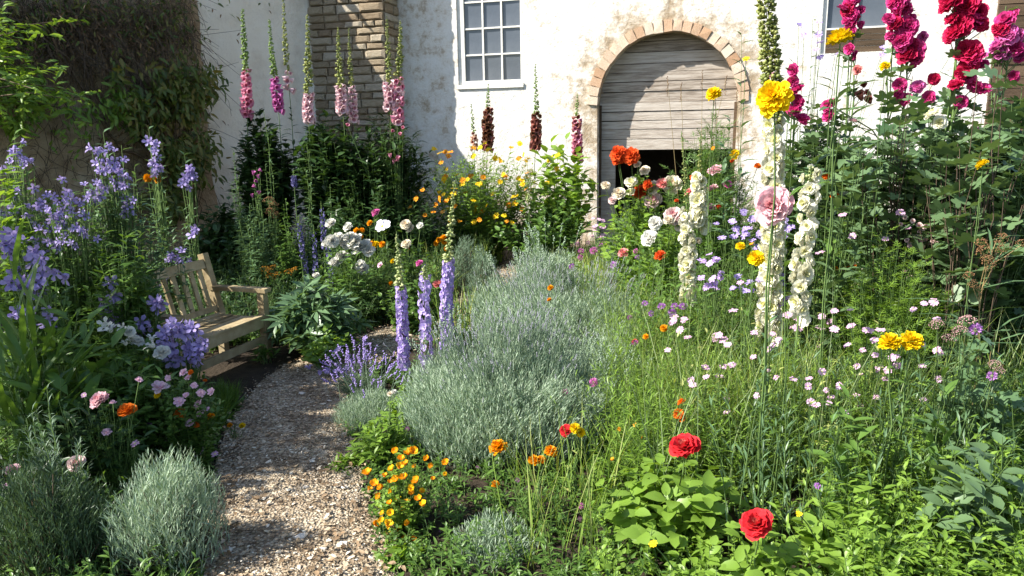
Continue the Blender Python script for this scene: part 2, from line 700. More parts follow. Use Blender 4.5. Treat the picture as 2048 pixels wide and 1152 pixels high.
r = ramp(nt, [(.0, (.78, .76, .72)), (.47, (.80, .78, .735)), (.56, (.74, .70, .63)), (.62, (.56, .48, .38)), (.70, (.36, .28, .19))])
nt.links.new(ad2.outputs[0], r.inputs[0])
nt.links.new(r.outputs[0], bs.inputs['Base Color'])
bs.inputs['Roughness'].default_value = .95
bs.inputs['Specular IOR Level'].default_value = .1
n2 = N(nt, 'ShaderNodeTexNoise', i_Scale=7.0, i_Detail=10.0, i_Roughness=.65, i_Distortion=.6)
nt.links.new(tc.outputs['Object'], n2.inputs[0])
b1 = N(nt, 'ShaderNodeMath', operation='MULTIPLY_ADD')
nt.links.new(ad2.outputs[0], b1.inputs[0])
b1.inputs[1].default_value = -2.2
nt.links.new(n2.outputs[0], b1.inputs[2])
bp = N(nt, 'ShaderNodeBump')
bp.inputs['Strength'].default_value = .6
bp.inputs['Distance'].default_value = .035
nt.links.new(b1.outputs[0], bp.inputs['Height'])
nt.links.new(bp.outputs[0], bs.inputs['Normal'])
M_white = m

M_brick = noisy('arch_brick', [(.25, (.44, .27, .16)), (.5, (.58, .41, .28)), (.78, (.68, .58, .46))], 10, bump=.5, isl=.6)
M_plank = noisy('weathered_plank', [(.3, (.20, .16, .125)), (.5, (.40, .345, .29)), (.7, (.54, .49, .43))], 2.2, bump=.55, bscale=7, stretch=(1.2, 8, 14), isl=.25)
M_dark = noisy('interior_shade', [(.3, (.03, .026, .022)), (.7, (.06, .05, .04))], 5)
M_frame = noisy('white_window_paint', [(.3, (.66, .64, .58)), (.7, (.80, .79, .74))], 14, bump=.25, rough=.6)
M_pane = noisy('window_pane', [(.3, (.06, .072, .09)), (.7, (.12, .135, .16))], 1.2, bump=.06, bscale=3, rough=.12)
M_pane.node_tree.nodes['Principled BSDF'].inputs['Specular IOR Level'].default_value = .6
M_cloth = noisy('curtain_linen', [(.3, (.50, .52, .55)), (.7, (.66, .68, .70))], 6, bump=.2)
M_stone = noisy('rubble_stone', [(.22, (.30, .22, .14)), (.5, (.46, .375, .255)), (.8, (.60, .53, .42))], 5, bump=.9, bscale=22, isl=.55, bdist=.04)
M_mortar = noisy('lime_mortar', [(.3, (.40, .32, .22)), (.7, (.55, .46, .34))], 9, bump=.8, bscale=35)
M_brownboard = noisy('brown_board', [(.3, (.06, .04, .024)), (.7, (.14, .095, .06))], 2.5, bump=.4, stretch=(1, 6, 14), isl=.3)

barn = thing('barn', 'whitewashed stone barn with brick arched doorway and small paned windows', 'building', W0, rz=-PHI)


def curve_sheet(loops, half):
    """solid sheet with holes: x,z outlines, extruded from y=0 to y=2*half"""
    cu = bpy.data.curves.new('tmp', 'CURVE')
    cu.dimensions = '2D'
    cu.fill_mode = 'BOTH'
    cu.extrude = half
    for lp in loops:
        sp = cu.splines.new('POLY')
        sp.points.add(len(lp) - 1)
        for p, (x, z) in zip(sp.points, lp):
            p.co = (x, z, 0, 1)
        sp.use_cyclic_u = True
    o = bpy.data.objects.new('tmp', cu)
    COL.objects.link(o)
    dg = bpy.context.evaluated_depsgraph_get()
    me = bpy.data.meshes.new_from_object(o.evaluated_get(dg))
    bpy.data.objects.remove(o)
    bpy.data.curves.remove(cu)
    n = len(me.vertices)
    co = np.empty(n * 3, np.float32)
    me.vertices.foreach_get('co', co)
    co = co.reshape(-1, 3)
    co = np.stack([co[:, 0], half - co[:, 2], co[:, 1]], 1)
    me.vertices.foreach_set('co', co.astype(np.float32).ravel())
    me.update()
    return me


arch = [(AC + ARAD * math.cos(t), AZ + ARAD * math.sin(t)) for t in np.linspace(0, PI, 41)]
rq = np.random.default_rng(4)
arch = [(x + rq.normal(0, .004), z + rq.normal(0, .004)) for x, z in arch]
door_hole = [(AL, -.2)] + [(AR, -.2)] + arch
win1 = [(U1L, Z1B), (U1R, Z1B), (U1R, Z1B + 1.75), (U1L, Z1B + 1.75)]
win2 = [(U2L, Z2B), (U2R, Z2B), (U2R, Z2B + 1.75), (U2L, Z2B + 1.75)]
me = curve_sheet([[(-4.5, -.3), (8.5, -.3), (8.5, ZT), (-4.5, ZT)], door_hole, win1, win2], .24)
me.materials.clear()
me.materials.append(M_white)
link('wall', me, barn)
b = Bag()                                       # the rest of the barn: side and back walls
b.box(-4.5, -4.1, .48, 7, -.3, ZT).box(8.1, 8.5, .48, 7, -.3, ZT).box(-4.5, 8.5, 7, 7.4, -.3, ZT)
link('wall', b.mesh('wall_rest', M_white, False), barn)
b = Bag()
b.add([(-5, -.5, ZT), (9, -.5, ZT), (9, 3.7, ZT + 2.6), (-5, 3.7, ZT + 2.6), (-5, 7.9, ZT), (9, 7.9, ZT)], [(0, 1, 2, 3), (3, 2, 5, 4)])
b.add([(-4.5, .2, ZT), (-4.5, 7.2, ZT), (-4.5, 3.7, ZT + 2.55)], [(0, 1, 2)])
b.add([(8.5, .2, ZT), (8.5, 7.2, ZT), (8.5, 3.7, ZT + 2.55)], [(0, 1, 2)])
link('roof', b.mesh('roof', M_brownboard, False), barn)
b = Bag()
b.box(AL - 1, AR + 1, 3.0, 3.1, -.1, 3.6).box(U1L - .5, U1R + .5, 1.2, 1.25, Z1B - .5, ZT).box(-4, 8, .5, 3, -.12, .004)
link('dark_backing', b.mesh('dark_backing', M_dark, False), barn)  # dark coloured sheets stand in for the shade behind door gap and window

# brick arch
arch_o = link('arch', None, barn)
nb = 25
bv = []
for q in range(5):
    bb = Bag().box(-.5, .5, -.5, .5, -.5, .5, j=.025)
    V = bb.v[0]
    bv.append(bb.mesh('arch_brick', M_brick, False))
for i in range(nb):
    a = PI * (i + .5) / nb
    o = link('brick', bv[i % 5], arch_o)
    rm = ARAD + .08
    da = PI / nb * rm
    o.matrix_local = Matrix.Translation((AC + rm * math.cos(a), .045 + rq.normal(0, .006), AZ + rm * math.sin(a))) @ Matrix.Rotation(-a + PI / 2 + rq.normal(0, .02), 4, 'Y') @ Matrix.Diagonal((da * .9, .15, .165 + rq.normal(0, .012), 1))

# plank door set back in the arch, raised at the bottom
door = link('door', None, barn)
zb = wallp(1270, 300, .27)[1]
zt = AZ + ARAD + .05
z = zb
npl = 12
hh = (zt - zb) / npl
for i in range(npl):
    z0, z1 = z, z + hh * rq.uniform(.85, 1.15)
    if i == npl - 1:
        z1 = zt
    pts_l, pts_r = [], []
    for zz in np.linspace(z0 + .004, z1 - .005, 4):
        hw = ARAD + .03 if zz <= AZ else math.sqrt(max((ARAD + .03) ** 2 - (zz - AZ) ** 2, .0004))
        pts_l.append((AC - hw, zz + rq.normal(0, .003)))
        pts_r.append((AC + hw, zz + rq.normal(0, .003)))
    poly = pts_r + pts_l[::-1]
    n = len(poly)
    yy = .27 + rq.uniform(-.012, .012)
    bb = Bag()
    bb.add([(x, yy, zz) for x, zz in poly] + [(x, yy + .035, zz) for x, zz in poly], [(k, (k + 1) % n, n + (k + 1) % n, n + k) for k in range(n)])
    bb.add([(x, yy, zz) for x, zz in poly], [(k, k + 1, n - 2 - k, n - 1 - k) for k in range(n // 2 - 1)])
    link('plank', bb.mesh('plank', M_plank, False), door)
    z = z1
bb = Bag().box(AL + .002, AL + .26, .29, .325, .0, zb - .01)
link('plank', bb.mesh('plank_low', M_plank, False), door, label='short upright plank left of the dark door gap')
bb = Bag().box(AL - .04, AL + .03, .2, .26, 0, AZ, j=.002)
link('door_post', bb.mesh('door_post', M_brownboard, False), door)
bb = Bag().box(AR - .05, AR + .03, .2, .262, 0, AZ, j=.002)
link('door_post', bb.mesh('door_post', M_brownboard, False), door)


def window(ul, ur, zb_, zt_, cols, rows, fl, fr, fb, curtain):
    w = link('window', None, barn)
    y0 = .035
    fbm = Bag()
    fbm.box(ul + .002, ul + fl, y0, y0 + .09, zb_ + .003, zt_)
    fbm.box(ur - fr, ur - .002, y0, y0 + .09, zb_ + .003, zt_)
    fbm.box(ul + fl, ur - fr, y0 + .004, y0 + .085, zb_ + .004, zb_ + fb)
    link('frame', fbm.mesh('window_frame', M_frame, False), w)
    gx0, gx1, gz0, gz1 = ul + fl, ur - fr, zb_ + fb, zt_
    cw, rh = (gx1 - gx0) / cols, (gz1 - gz0) / rows
    for c in range(1, cols):
        link('muntin', Bag().box(gx0 + c * cw - .014, gx0 + c * cw + .014, y0 + .012, y0 + .06, gz0, gz1).mesh('muntin', M_frame, False), w)
    for r_ in range(1, rows):
        link('muntin', Bag().box(gx0, gx1, y0 + .016, y0 + .056, gz0 + r_ * rh - .013, gz0 + r_ * rh + .013).mesh('muntin', M_frame, False), w)
    for c in range(cols):
        for r_ in range(rows):
            o = link('pane', Bag().box(-cw / 2, cw / 2, 0, .004, -rh / 2, rh / 2).mesh('pane', M_pane, False), w)
            o.location = (gx0 + (c + .5) * cw, y0 + .045, gz0 + (r_ + .5) * rh)
            o.rotation_euler = (rq.normal(0, .012), 0, rq.normal(0, .012))
    return w


w1 = window(U1L, U1R, Z1B, Z1B + 1.75, 3, 4, .115, .035, .075, True)
link('sill', Bag().box(U1L - .02, U1R + .02, -.03, .12, Z1B - .055, Z1B + .012, j=.004).mesh('window_sill', M_frame, False), w1)
w2 = window(U2L, U2R, Z2B, Z2B + 1.75, 2, 3, .07, .03, .36, False)
for k in range(4):
    zz = Z2B + .01 + .083 * k
    link('board', Bag().box(U2L + .07, U2R - .03, .028, .06, zz, zz + .076).mesh('window_board', M_brownboard, False), w2)
# timber boarding on the far right of the barn
ub = wallp(1985, 100)[0]
tb = link('timber_cladding', None, barn)
for k in range(26):
    link('board', Bag().box(ub, ub + 2.4, -.06 + rq.uniform(-.01, .01), -.004, .4 + .16 * k, .4 + .16 * k + .15).mesh('clad_board', M_brownboard, False), tb)

# stone pier against the barn
PD = .6
UPL, UPR = wallp(600, 100, -PD)[0], wallp(771, 100, -PD)[0]
pier = link('stone_pier', None, barn)
link('core', Bag().box(UPL, UPR - .03, -PD + .035, 0, -.2, 6.2).mesh('pier_core', M_mortar, False), pier)
sv = []
for q in range(7):
    rr = np.random.default_rng(q)
    vv = []
    for sx_, sy_ in ((.5, 0), (.5, -.7), (.36, -1)):
        vv += [(x * sx_ + rr.normal(0, .025), sy_ + rr.normal(0, .05), z_ * sx_ * (1 if sx_ == .5 else .9) + rr.normal(0, .03)) for x, z_ in ((-1, -1), (1, -1), (1, 1), (-1, 1))]
    ff = []
    for k in (0, 4):
        ff += [(k + i_, k + (i_ + 1) % 4, k + 4 + (i_ + 1) % 4, k + 4 + i_) for i_ in range(4)]
    ff.append((8, 9, 10, 11))
    sv.append(Bag().add(vv, ff).mesh('stone', M_stone, False))
z = .02
row = 0
while z < 5.4:
    h = rq.uniform(.09, .155)
    u = UPR
    first = True
    while u > UPL + .1:
        w = rq.uniform(.22, .5) * (.75 if h < .11 else 1)
        u0 = max(u - w, UPL)
        if z > .9:
            o = link('stone', sv[rq.integers(7)], pier)
            o.matrix_local = Matrix.Translation(((u + u0) / 2, -PD + .03, z + h / 2)) @ Matrix.Diagonal((u - u0 - .022, rq.uniform(.045, .075), h - .018, 1))
        if first and z > .9:                     # quoin returns on the side face
            ww = [.24, .38][row % 2]
            y0_ = -PD + .06
            for (ya, yb) in ((-PD + .04, -PD + ww), (-PD + ww, -.02)):
                o = link('stone', sv[rq.integers(7)], pier)
                o.matrix_local = Matrix.Translation((UPR - .035, (ya + yb) / 2, z + h / 2)) @ Matrix.Rotation(PI / 2, 4, 'Z') @ Matrix.Diagonal((yb - ya - .02, rq.uniform(.045, .065), h - .018, 1))
            first = False
        u = u0
    z += h
    row += 1

# ------------------------------------------------------------------ the outbuilding on the left
TH = math.radians(38)
e_u, e_z = wallp(622, 100, -PD - .02)
E0 = W0 + WX * e_u + WN * (-PD - .02)
E0.z = 0
LD = Vector((-math.sin(TH), -math.cos(TH), 0))     # along the wall, towards the camera
LN = Vector((math.cos(TH), -math.sin(TH), 0))      # its face
rz_l = math.atan2(LD.y, LD.x)


def lwall(px, py, off=0.0):
    """distance along and height on the outbuilding's face"""
    v = ray(px, py)
    o = Vector((0, 0, CAMH))
    p0 = E0 + LN * off
    t = (p0 - o).dot(LN) / v.dot(LN)
    p = o + v * t
    return (p - E0).dot(LD), p.z, p


L1 = lwall(404, 200)[0]
HP, HB = 4.95, 4.55
M_render = noisy('old_brown_render', [(.3, (.26, .18, .10)), (.5, (.52, .39, .25)), (.7, (.72, .60, .43))], 1.8, detail=12, bump=1.0, bscale=9, bdist=.12)
M_grey = noisy('grey_plaster', [(.3, (.60, .52, .42)), (.48, (.80, .74, .64)), (.75, (.86, .82, .74))], 1.6, detail=12, bump=.7, bscale=14, bdist=.05)
outb = thing('outbuilding', 'old outbuilding with brown rendered wall and grey white plastered end in shade', 'building', E0, rz=rz_l)
SGN = 1 if Vector((-LD.y, LD.x, 0)).dot(LN) > 0 else -1     # local +y direction of the face


def rough_wall(x0, x1, z1, amp, seed, nx, nz, mat, batter=0.0, ragged=0.0):
    X, Z = np.meshgrid(np.linspace(x0, x1, nx), np.linspace(-.1, z1, nz), indexing='ij')
    Y = SGN * (amp * (vnoise(X * 1.7 + 5, Z * 1.7, seed) - .5) * 2 + batter * (1 - Z / z1) ** 2)
    rag = ragged * (vnoise(Z[0] * 2.5, Z[0] * 0, seed + 5) - .5)
    X = X + (rag[None, :] + .25 * batter * (1 - Z / z1)) * ((X - x0) < 1e-6)
    v = np.stack([X, Y, Z], -1).reshape(-1, 3)
    i, j = np.meshgrid(np.arange(nx - 1), np.arange(nz - 1), indexing='ij')
    k = (i * nz + j).ravel()
    return Bag().add(v, np.stack([k, k + nz, k + nz + 1, k + 1], 1)).mesh('wall', mat)


LT = L1 - 1.15                                     # unseen taller end, shaped to cast the shadow on pier and barn
link('plaster_wall', rough_wall(-.3, L1 + .35, HB - .05, .022, 3, 60, 90, M_grey), outb)
link('rendered_wall', rough_wall(L1, 9.5, HB, .08, 9, 150, 80, M_render, .10, .22), outb, loc=(0, SGN * .07, 0))
b = Bag()
ys = (-SGN * 3.5, -SGN * .1)
b.box(-.3, LT, min(ys), max(ys), HB - .05, HP)
b.box(-.3, L1 + .35, min(ys), max(ys), -.1, HB - .051)
b.box(L1 + .35, 9.5, min(ys), max(ys), -.1, HB)
link('inner_wall', b.mesh('outb_core', M_mortar, False), outb)
b = Bag()
yo = SGN * .12
b.add([(-.3, yo, HP), (LT + .08, yo, HP), (LT + .08, -SGN * 1.8, HP + 1.6), (-.3, -SGN * 1.8, HP + 1.6), (-.3, -SGN * 3.6, HP), (LT + .08, -SGN * 3.6, HP)], [(0, 1, 2, 3), (3, 2, 5, 4)])
link('roof', b.mesh('outb_roof', M_brownboard, False), outb)  # out of view, covers only the taller end, there for its shadow

# ------------------------------------------------------------------ garden bench
M_teak = noisy('weathered_teak', [(.3, (.20, .15, .08)), (.5, (.36, .285, .165)), (.72, (.48, .40, .26))], 3, bump=.35, bscale=10, stretch=(2, 2, 2), isl=.2)
bd = Vector((.316, .949, 0))
bench = thing('garden_bench', 'weathered wooden garden bench with slatted back among the purple bellflowers', 'bench', (-2.07, 5.87, 0), rz=math.atan2(bd.y, bd.x))
BL = .98          # local: x from -BL to 0 along the front, +y to the back


def bpart(name, boxes, rot=None):
    bb = Bag()
    for bx in boxes:
        bb.box(*bx, j=.0012)
    o = link(name, bb.mesh('bench_' + name, M_teak, False), bench)
    if rot is not None:
        o.matrix_local = rot
    return o


lw = .062
for x in (0, -BL):
    bpart('leg', [(x - lw / 2, x + lw / 2, -lw / 2, lw / 2, 0, .562)])
    rake = Matrix.Translation((x, .44, .36)) @ Matrix.Rotation(-.235, 4, 'X')
    bpart('back_post', [(-lw / 2, lw / 2, -.03, .03, -.0, .52)], rake)
    bpart('leg', [(x - lw / 2, x + lw / 2, .41, .47, 0, .372)])
    bpart('armrest', [(x - .042, x + .042, -.06, .50, .5635, .598)])
    bpart('side_rail', [(x - .016, x + .016, .034, .41, .27, .345)])
bpart('front_rail', [(-BL + lw / 2, -lw / 2, -.018, .014, .272, .352)])
bpart('stretcher', [(-BL + lw / 2, -lw / 2, -.014, .014, .135, .195)])
for k in range(6):
    y = -.03 + .078 * k
    zz = .356 - .03 * math.sin(k / 5 * PI) * .6
    bpart('seat_slat', [(-BL + .035, -.035, y, y + .062, zz, zz + .02)])
RK = Matrix.Translation((0, .44, .36)) @ Matrix.Rotation(-.235, 4, 'X')
bpart('top_rail', [(-BL + lw / 2, -lw / 2, -.018, .018, .395, .475)], RK)
bpart('lower_rail', [(-BL + lw / 2, -lw / 2, -.015, .015, .03, .075)], RK)
nsl = 9
for k in range(nsl):
    x = -BL + .10 + (BL - .2) * k / (nsl - 1)
    bpart('back_slat', [(x - .021, x + .021, -.009, .009, .0755, .3945)], RK)

# ------------------------------------------------------------------ plant materials
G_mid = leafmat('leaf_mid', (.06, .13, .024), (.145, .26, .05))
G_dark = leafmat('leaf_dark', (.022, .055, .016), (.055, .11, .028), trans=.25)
G_blue = leafmat('leaf_bluegreen', (.07, .135, .06), (.14, .24, .11), trans=.3)
G_lime = leafmat('leaf_lime', (.13, .24, .025), (.24, .38, .06), trans=.42)
G_fresh = leafmat('leaf_fresh', (.13, .24, .028), (.26, .41, .065), trans=.42)
G_grass = leafmat('leaf_grass', (.15, .25, .035), (.27, .40, .08), (.40, .42, .14), trans=.35)
G_silver = leafmat('leaf_silver', (.20, .28, .185), (.33, .43, .30), (.44, .52, .40), trans=.22, rough=.65, spec=.15, tint=(1.05, 1.1, .75))
G_silver2 = leafmat('leaf_greygreen', (.13, .20, .13), (.25, .33, .23), trans=.22, rough=.6, spec=.2, tint=(1.05, 1.1, .7))
G_mallow = leafmat('leaf_mallow', (.06, .12, .05), (.15, .235, .105), trans=.25)
G_ivy = leafmat('leaf_creeper', (.055, .095, .018), (.14, .19, .035), (.22, .18, .04))
G_heath = leafmat('leaf_heath', (.045, .085, .04), (.10, .165, .08), trans=.2)
G_brown = leafmat('dry_brown', (.12, .07, .035), (.26, .16, .08), trans=.1, rough=.8)
G_bud = leafmat('green_bud', (.14, .24, .05), (.26, .38, .09), trans=.25)
G_olive = leafmat('olive_bud', (.20, .25, .06), (.36, .38, .12), trans=.25)
G_palebud = leafmat('pale_bud', (.32, .40, .14), (.55, .58, .30), trans=.25)
G_stem = leafmat('green_stem', (.07, .13, .03), (.14, .22, .06), trans=.0, rough=.6)
G_palestem = leafmat('pale_stem', (.18, .25, .10), (.26, .32, .14), trans=.0, rough=.6)
G_twig = leafmat('brown_twig', (.06, .04, .025), (.16, .11, .07), trans=.0, rough=.85)

# ------------------------------------------------------------------ flower library: faces +Z, radius about 1
FM = {}


def lib(key, make, n=3):
    FM[key] = [make(np.random.default_rng(100 + 7 * q + len(FM))) for q in range(n)]


def double(c1, c2, cc=None, layers=None, dense=False):
    p = petmat('petal', c1, c2)
    mats = [p, petmat('heart', *cc)] if cc else [p]

    def mk(q):
        b = Bag()
        if dense:
            ly = [(18, -.1, 1.0, .34, .0), (18, .15, .97, .32, .10), (17, .4, .88, .30, .20), (15, .65, .76, .28, .29), (12, .9, .62, .26, .36), (9, 1.15, .48, .24, .42), (6, 1.4, .36, .22, .46)]
        else:
            ly = layers or [(10, .0, 1.0, .62, 0), (10, .32, .93, .58, .05), (9, .62, .84, .52, .08), (8, .92, .74, .46, .1), (6, 1.2, .62, .40, .12), (4, 1.45, .5, .35, .12)]
        for k, (n, ti, L, w, z0) in enumerate(ly):
            T = T_petal(w * 1.5, .35, .12, .05 if dense else .085, 5, .8)
            petal_ring(b, T, n, ti, L, .06, z0, 1 if (cc and k >= len(ly) - 2) else 0, q.random() * 6, .13, q)
        return b.mesh('bloom', mats)
    return mk


def open_flower(c1, c2, cc, n=9, w=.55, tilt=.18, cr=.28, ruffle=.0, two=False):
    mats = [petmat('petal', c1, c2), plain('flower_eye', cc, .8)]

    def mk(q):
        b = Bag()
        petal_ring(b, T_petal(w, .25, -.05, ruffle, 3 if w < .5 else 5), n, tilt, 1, .1, 0, 0, q.random() * 6, .12, q)
        if two:
            petal_ring(b, T_petal(w, .25, .05, ruffle, 3), n - 2, tilt + .45, .75, .08, .03, 0, q.random() * 6, .15, q)
        dome(b, cr, .03, cr * .6, 1)
        return b.mesh('bloom', mats)
    return mk


def bell(c1, c2):
    mats = [petmat('petal', c1, c2), G_bud]

    def mk(q):
        b = Bag()
        revolve(b, [(.06, -.15), (.34, .12), (.46, .55)], 10, 0, 5, 0)
        petal_ring(b, T_petal(.72, .3, -.35, .03, 3, .25), 5, .75, .85, .42, .5, 0, 0, .1, q)
        revolve(b, [(.02, -.35), (.12, -.25), (.16, -.08), (.02, .0)], 5, 0, 5, 1)
        return b.mesh('bloom', mats)
    return mk


def tube_flower(c1, c2, cin):
    mats = [petmat('petal', c1, c2), petmat('throat', cin, cin)]

    def mk(q):
        b = Bag()
        revolve(b, [(.12, -.9), (.30, -.55), (.42, -.1), (.46, .2), (.66, .42)], 9, .18, 4, 0)
        revolve(b, [(.40, .15), (.34, -.2), (.05, -.35)], 8, 0, 4, 1)
        return b.mesh('bloom', mats)
    return mk


def floret(c1, c2, cc):
    mats = [petmat('petal', c1, c2), petmat('bee', cc, cc)]

    def mk(q):
        b = Bag()
        petal_ring(b, T_petal(.95, .3, .0, .04, 3, .7), 5, .32, 1, .05, 0, 0, q.random() * 6, .18, q)
        petal_ring(b, T_petal(.6, .3, .1, 0, 3, .6), 4, .8, .5, .04, .05, 1, q.random() * 6, .2, q)
        return b.mesh('bloom', mats)
    return mk


def cup(c1, c2, cc):
    mats = [petmat('petal', c1, c2), plain('poppy_heart', cc, .7)]

    def mk(q):
        b = Bag()
        petal_ring(b, T_petal(1.25, .45, .15, .03, 5, .85), 5, .55, 1.05, .08, 0, 0, q.random() * 6, .1, q)
        dome(b, .42, .05, .25, 1)
        return b.mesh('bloom', mats)
    return mk


def pincushion(c1, c2, n=70):
    mats = [petmat('floret', c1, c2), G_bud]

    def mk(q):
        b = Bag()
        k = np.arange(n) + .5
        cz = 1 - 1.15 * k / n
        a = k * 2.39996
        r = np.sqrt(1 - cz ** 2)
        d = np.stack([r * np.cos(a), r * np.sin(a), cz], 1)
        b.inst(T_leaf(.42, .3, -.2, ((0, 0), (.8, 1), (1, .5))), frame_y(d, nrm(q.normal(size=d.shape))), d * .35, q.uniform(.5, .75, n), 0)
        dome(b, .45, -.2, .6, 1)
        return b.mesh('bloom', mats)
    return mk


def cluster(c1, c2, n=60, flat=.35, r=.13):
    mats = [petmat('cluster_floret', c1, c2), G_stem]

    def mk(q):
        b = Bag()
        a = q.random(n) * 2 * PI
        rr = np.sqrt(q.random(n))
        P = np.stack([rr * np.cos(a), rr * np.sin(a), flat * (1 - rr ** 2) + q.normal(0, .05, n)], 1)
        b.inst(T_oct(.6, .9), frame_z(P + np.array([0, 0, .8]), q), P, q.uniform(.8, 1.3, n) * r, 0)
        m_ = n // 3
        L = np.stack([np.repeat([[0, 0, -.9]], m_, 0), P[:m_] * np.array([.6, .6, .4]) + [0, 0, -.25], P[:m_]], 1)
        tubes(b, L, .02, .015, 1)
        return b.mesh('bloom', mats)
    return mk


lib('marigold_yellow', double((.88, .62, .004), (.93, .72, .012), ((.88, .50, .004), (.90, .62, .01)), dense=True))
lib('marigold_orange', double((.80, .30, .004), (.88, .44, .006), ((.75, .20, .004), (.82, .3, .005)), dense=True))
lib('ranunculus_orange', double((.78, .16, .012), (.86, .26, .02)))
lib('zinnia_red', double((.70, .08, .015), (.80, .15, .03), dense=True))
lib('peony_white', double((.74, .75, .70), (.84, .83, .77)))
lib('peony_cream', double((.80, .74, .58), (.86, .80, .68), ((.78, .60, .42), (.84, .72, .52))))
lib('peony_pink', double((.80, .46, .53), (.86, .64, .67), ((.76, .30, .36), (.82, .48, .5))))
lib('peony_blush', double((.80, .58, .58), (.86, .74, .70), ((.72, .35, .42), (.8, .5, .5))))
lib('peony_salmon', double((.74, .22, .22), (.80, .36, .33)))
lib('rose_red', double((.66, .018, .03), (.76, .05, .06), ((.70, .10, .09), (.8, .25, .2))))
lib('holly_magenta', double((.60, .02, .20), (.74, .10, .34)))
lib('holly_crimson', double((.52, .012, .07), (.66, .03, .13)))
lib('holly_mauve', double((.62, .09, .36), (.76, .24, .52)))
lib('holly_white', double((.81, .80, .60), (.89, .88, .76), ((.74, .74, .34), (.84, .83, .55)), layers=[(6, .05, 1.0, .75, 0), (6, .42, .9, .68, .04), (5, .85, .72, .55, .06), (4, 1.2, .5, .4, .08)]))
lib('cosmos_white', open_flower((.70, .70, .78), (.80, .80, .84), (.75, .5, .02), 8, .75, .15, .22))
lib('daisy_pink', open_flower((.72, .42, .56), (.82, .58, .68), (.62, .30, .30), 10, .55, .2, .24, .02, True))
lib('daisy_pale', open_flower((.58, .34, .52), (.70, .47, .63), (.66, .62, .26), 10, .5, .1, .3))
lib('anemone_pink', open_flower((.78, .50, .60), (.86, .72, .76), (.55, .10, .25), 9, .7, .3, .3, .03, True))
lib('bell_violet', bell((.34, .27, .58), (.48, .41, .72)), 4)
lib('bell_white', bell((.74, .75, .70), (.82, .82, .76)), 2)
lib('delphinium', floret((.36, .26, .64), (.56, .45, .80), (.80, .78, .84)), 4)
lib('speedwell', floret((.10, .09, .26), (.18, .17, .38), (.3, .3, .4)))
lib('fox_rose', tube_flower((.62, .20, .32), (.74, .34, .46), (.5, .1, .2)))
lib('fox_magenta', tube_flower((.48, .10, .36), (.60, .20, .46), (.35, .05, .2)))
lib('fox_pale', tube_flower((.76, .50, .58), (.84, .66, .68), (.6, .3, .4)))
lib('fox_brown', tube_flower((.28, .08, .075), (.42, .18, .14), (.2, .04, .03)))
lib('fox_dry', tube_flower((.12, .05, .03), (.24, .11, .06), (.09, .03, .02)))
lib('fox_cream', tube_flower((.66, .42, .34), (.76, .56, .42), (.4, .1, .1)))
lib('poppy_yellow', cup((.84, .50, .006), (.90, .62, .02), (.72, .17, .005)))
lib('poppy_orange', cup((.82, .34, .006), (.88, .46, .01), (.66, .12, .005)))
lib('small_yellow', open_flower((.80, .52, .01), (.88, .66, .02), (.7, .3, .01), 8, .6, .15, .3))
lib('small_orange', open_flower((.78, .26, .01), (.86, .40, .02), (.6, .2, .01), 8, .6, .25, .35))
lib('scabious_purple', pincushion((.36, .14, .46), (.56, .30, .62)))
lib('scabious_magenta', pincushion((.46, .10, .34), (.62, .24, .50)))
lib('scabious_dark', pincushion((.20, .06, .18), (.34, .14, .28), 40))
lib('aster_violet', open_flower((.36, .26, .64), (.50, .40, .74), (.5, .42, .5), 11, .42, .15, .22))
lib('aster_mauve', open_flower((.46, .30, .66), (.60, .44, .76), (.55, .45, .3), 11, .45, .2, .25))
lib('bud_pink', pincushion((.56, .16, .30), (.70, .34, .44), 40))
lib('seed_brown', pincushion((.24, .12, .06), (.38, .22, .12), 40))
lib('yarrow_orange', cluster((.50, .20, .012), (.72, .36, .03)))
lib('yarrow_yellow', cluster((.58, .36, .02), (.74, .50, .05), 50))
lib('sedum_pink', cluster((.52, .30, .30), (.66, .44, .42), 80, .6, .14))
lib('sorghum_brown', cluster((.26, .13, .06), (.42, .24, .12), 60, .9, .16))
lib('lavender_head', cluster((.34, .24, .60), (.48, .38, .72), 34, 1.2, .22))

TOSUN = -np.array(SUN)


def face_dir(P, q, up=.5, cam=.5, s=.35, j=.3):
    c = np.array([0, 0, CAMH]) - np.array(P)
    return nrm(c / np.linalg.norm(c) * cam + np.array([0, 0, up]) + TOSUN * s + q.normal(0, j, 3))


def put_bloom(parent, key, P, r, d, q, name='flower', label=None):
    """P in the parent's frame"""
    lst = FM[key]
    o = link(name, lst[q.integers(len(lst))], parent)
    R_ = frame_z(np.array(d)[None], q)[0]
    sc = r * q.uniform(.93, 1.07)
    M = Matrix([[*(R_[0] * sc), P[0]], [*(R_[1] * sc), P[1]], [*(R_[2] * sc), P[2]], [0, 0, 0, 1]])
    o.matrix_local = M
    if label:
        o['label'] = label
    return o


def stems_dome(q, n, h, w, lean=1.0, K=6, flat=.45, r0=.35, hmin=.55):
    u = np.sqrt(q.random(n))
    a = q.random(n) * 2 * PI
    tr = w * u * q.uniform(.75, 1.1, n) * lean
    th = h * (1 - flat * u ** 2) * q.uniform(hmin, 1.0, n) ** .5
    th[0] = h
    tr[0] *= .2
    b0 = np.stack([np.cos(a) * w * r0 * u, np.sin(a) * w * r0 * u, np.zeros(n)], 1)
    tip = np.stack([np.cos(a) * tr, np.sin(a) * tr, th], 1)
    t = np.linspace(0, 1, K)[None, :, None]
    P = b0[:, None] + (tip - b0)[:, None] * np.concatenate([t ** 1.5, t ** 1.5, t ** .92], -1)
    P[:, 1:-1] += q.normal(0, .012, (n, K - 2, 3)) * h ** .5
    return P


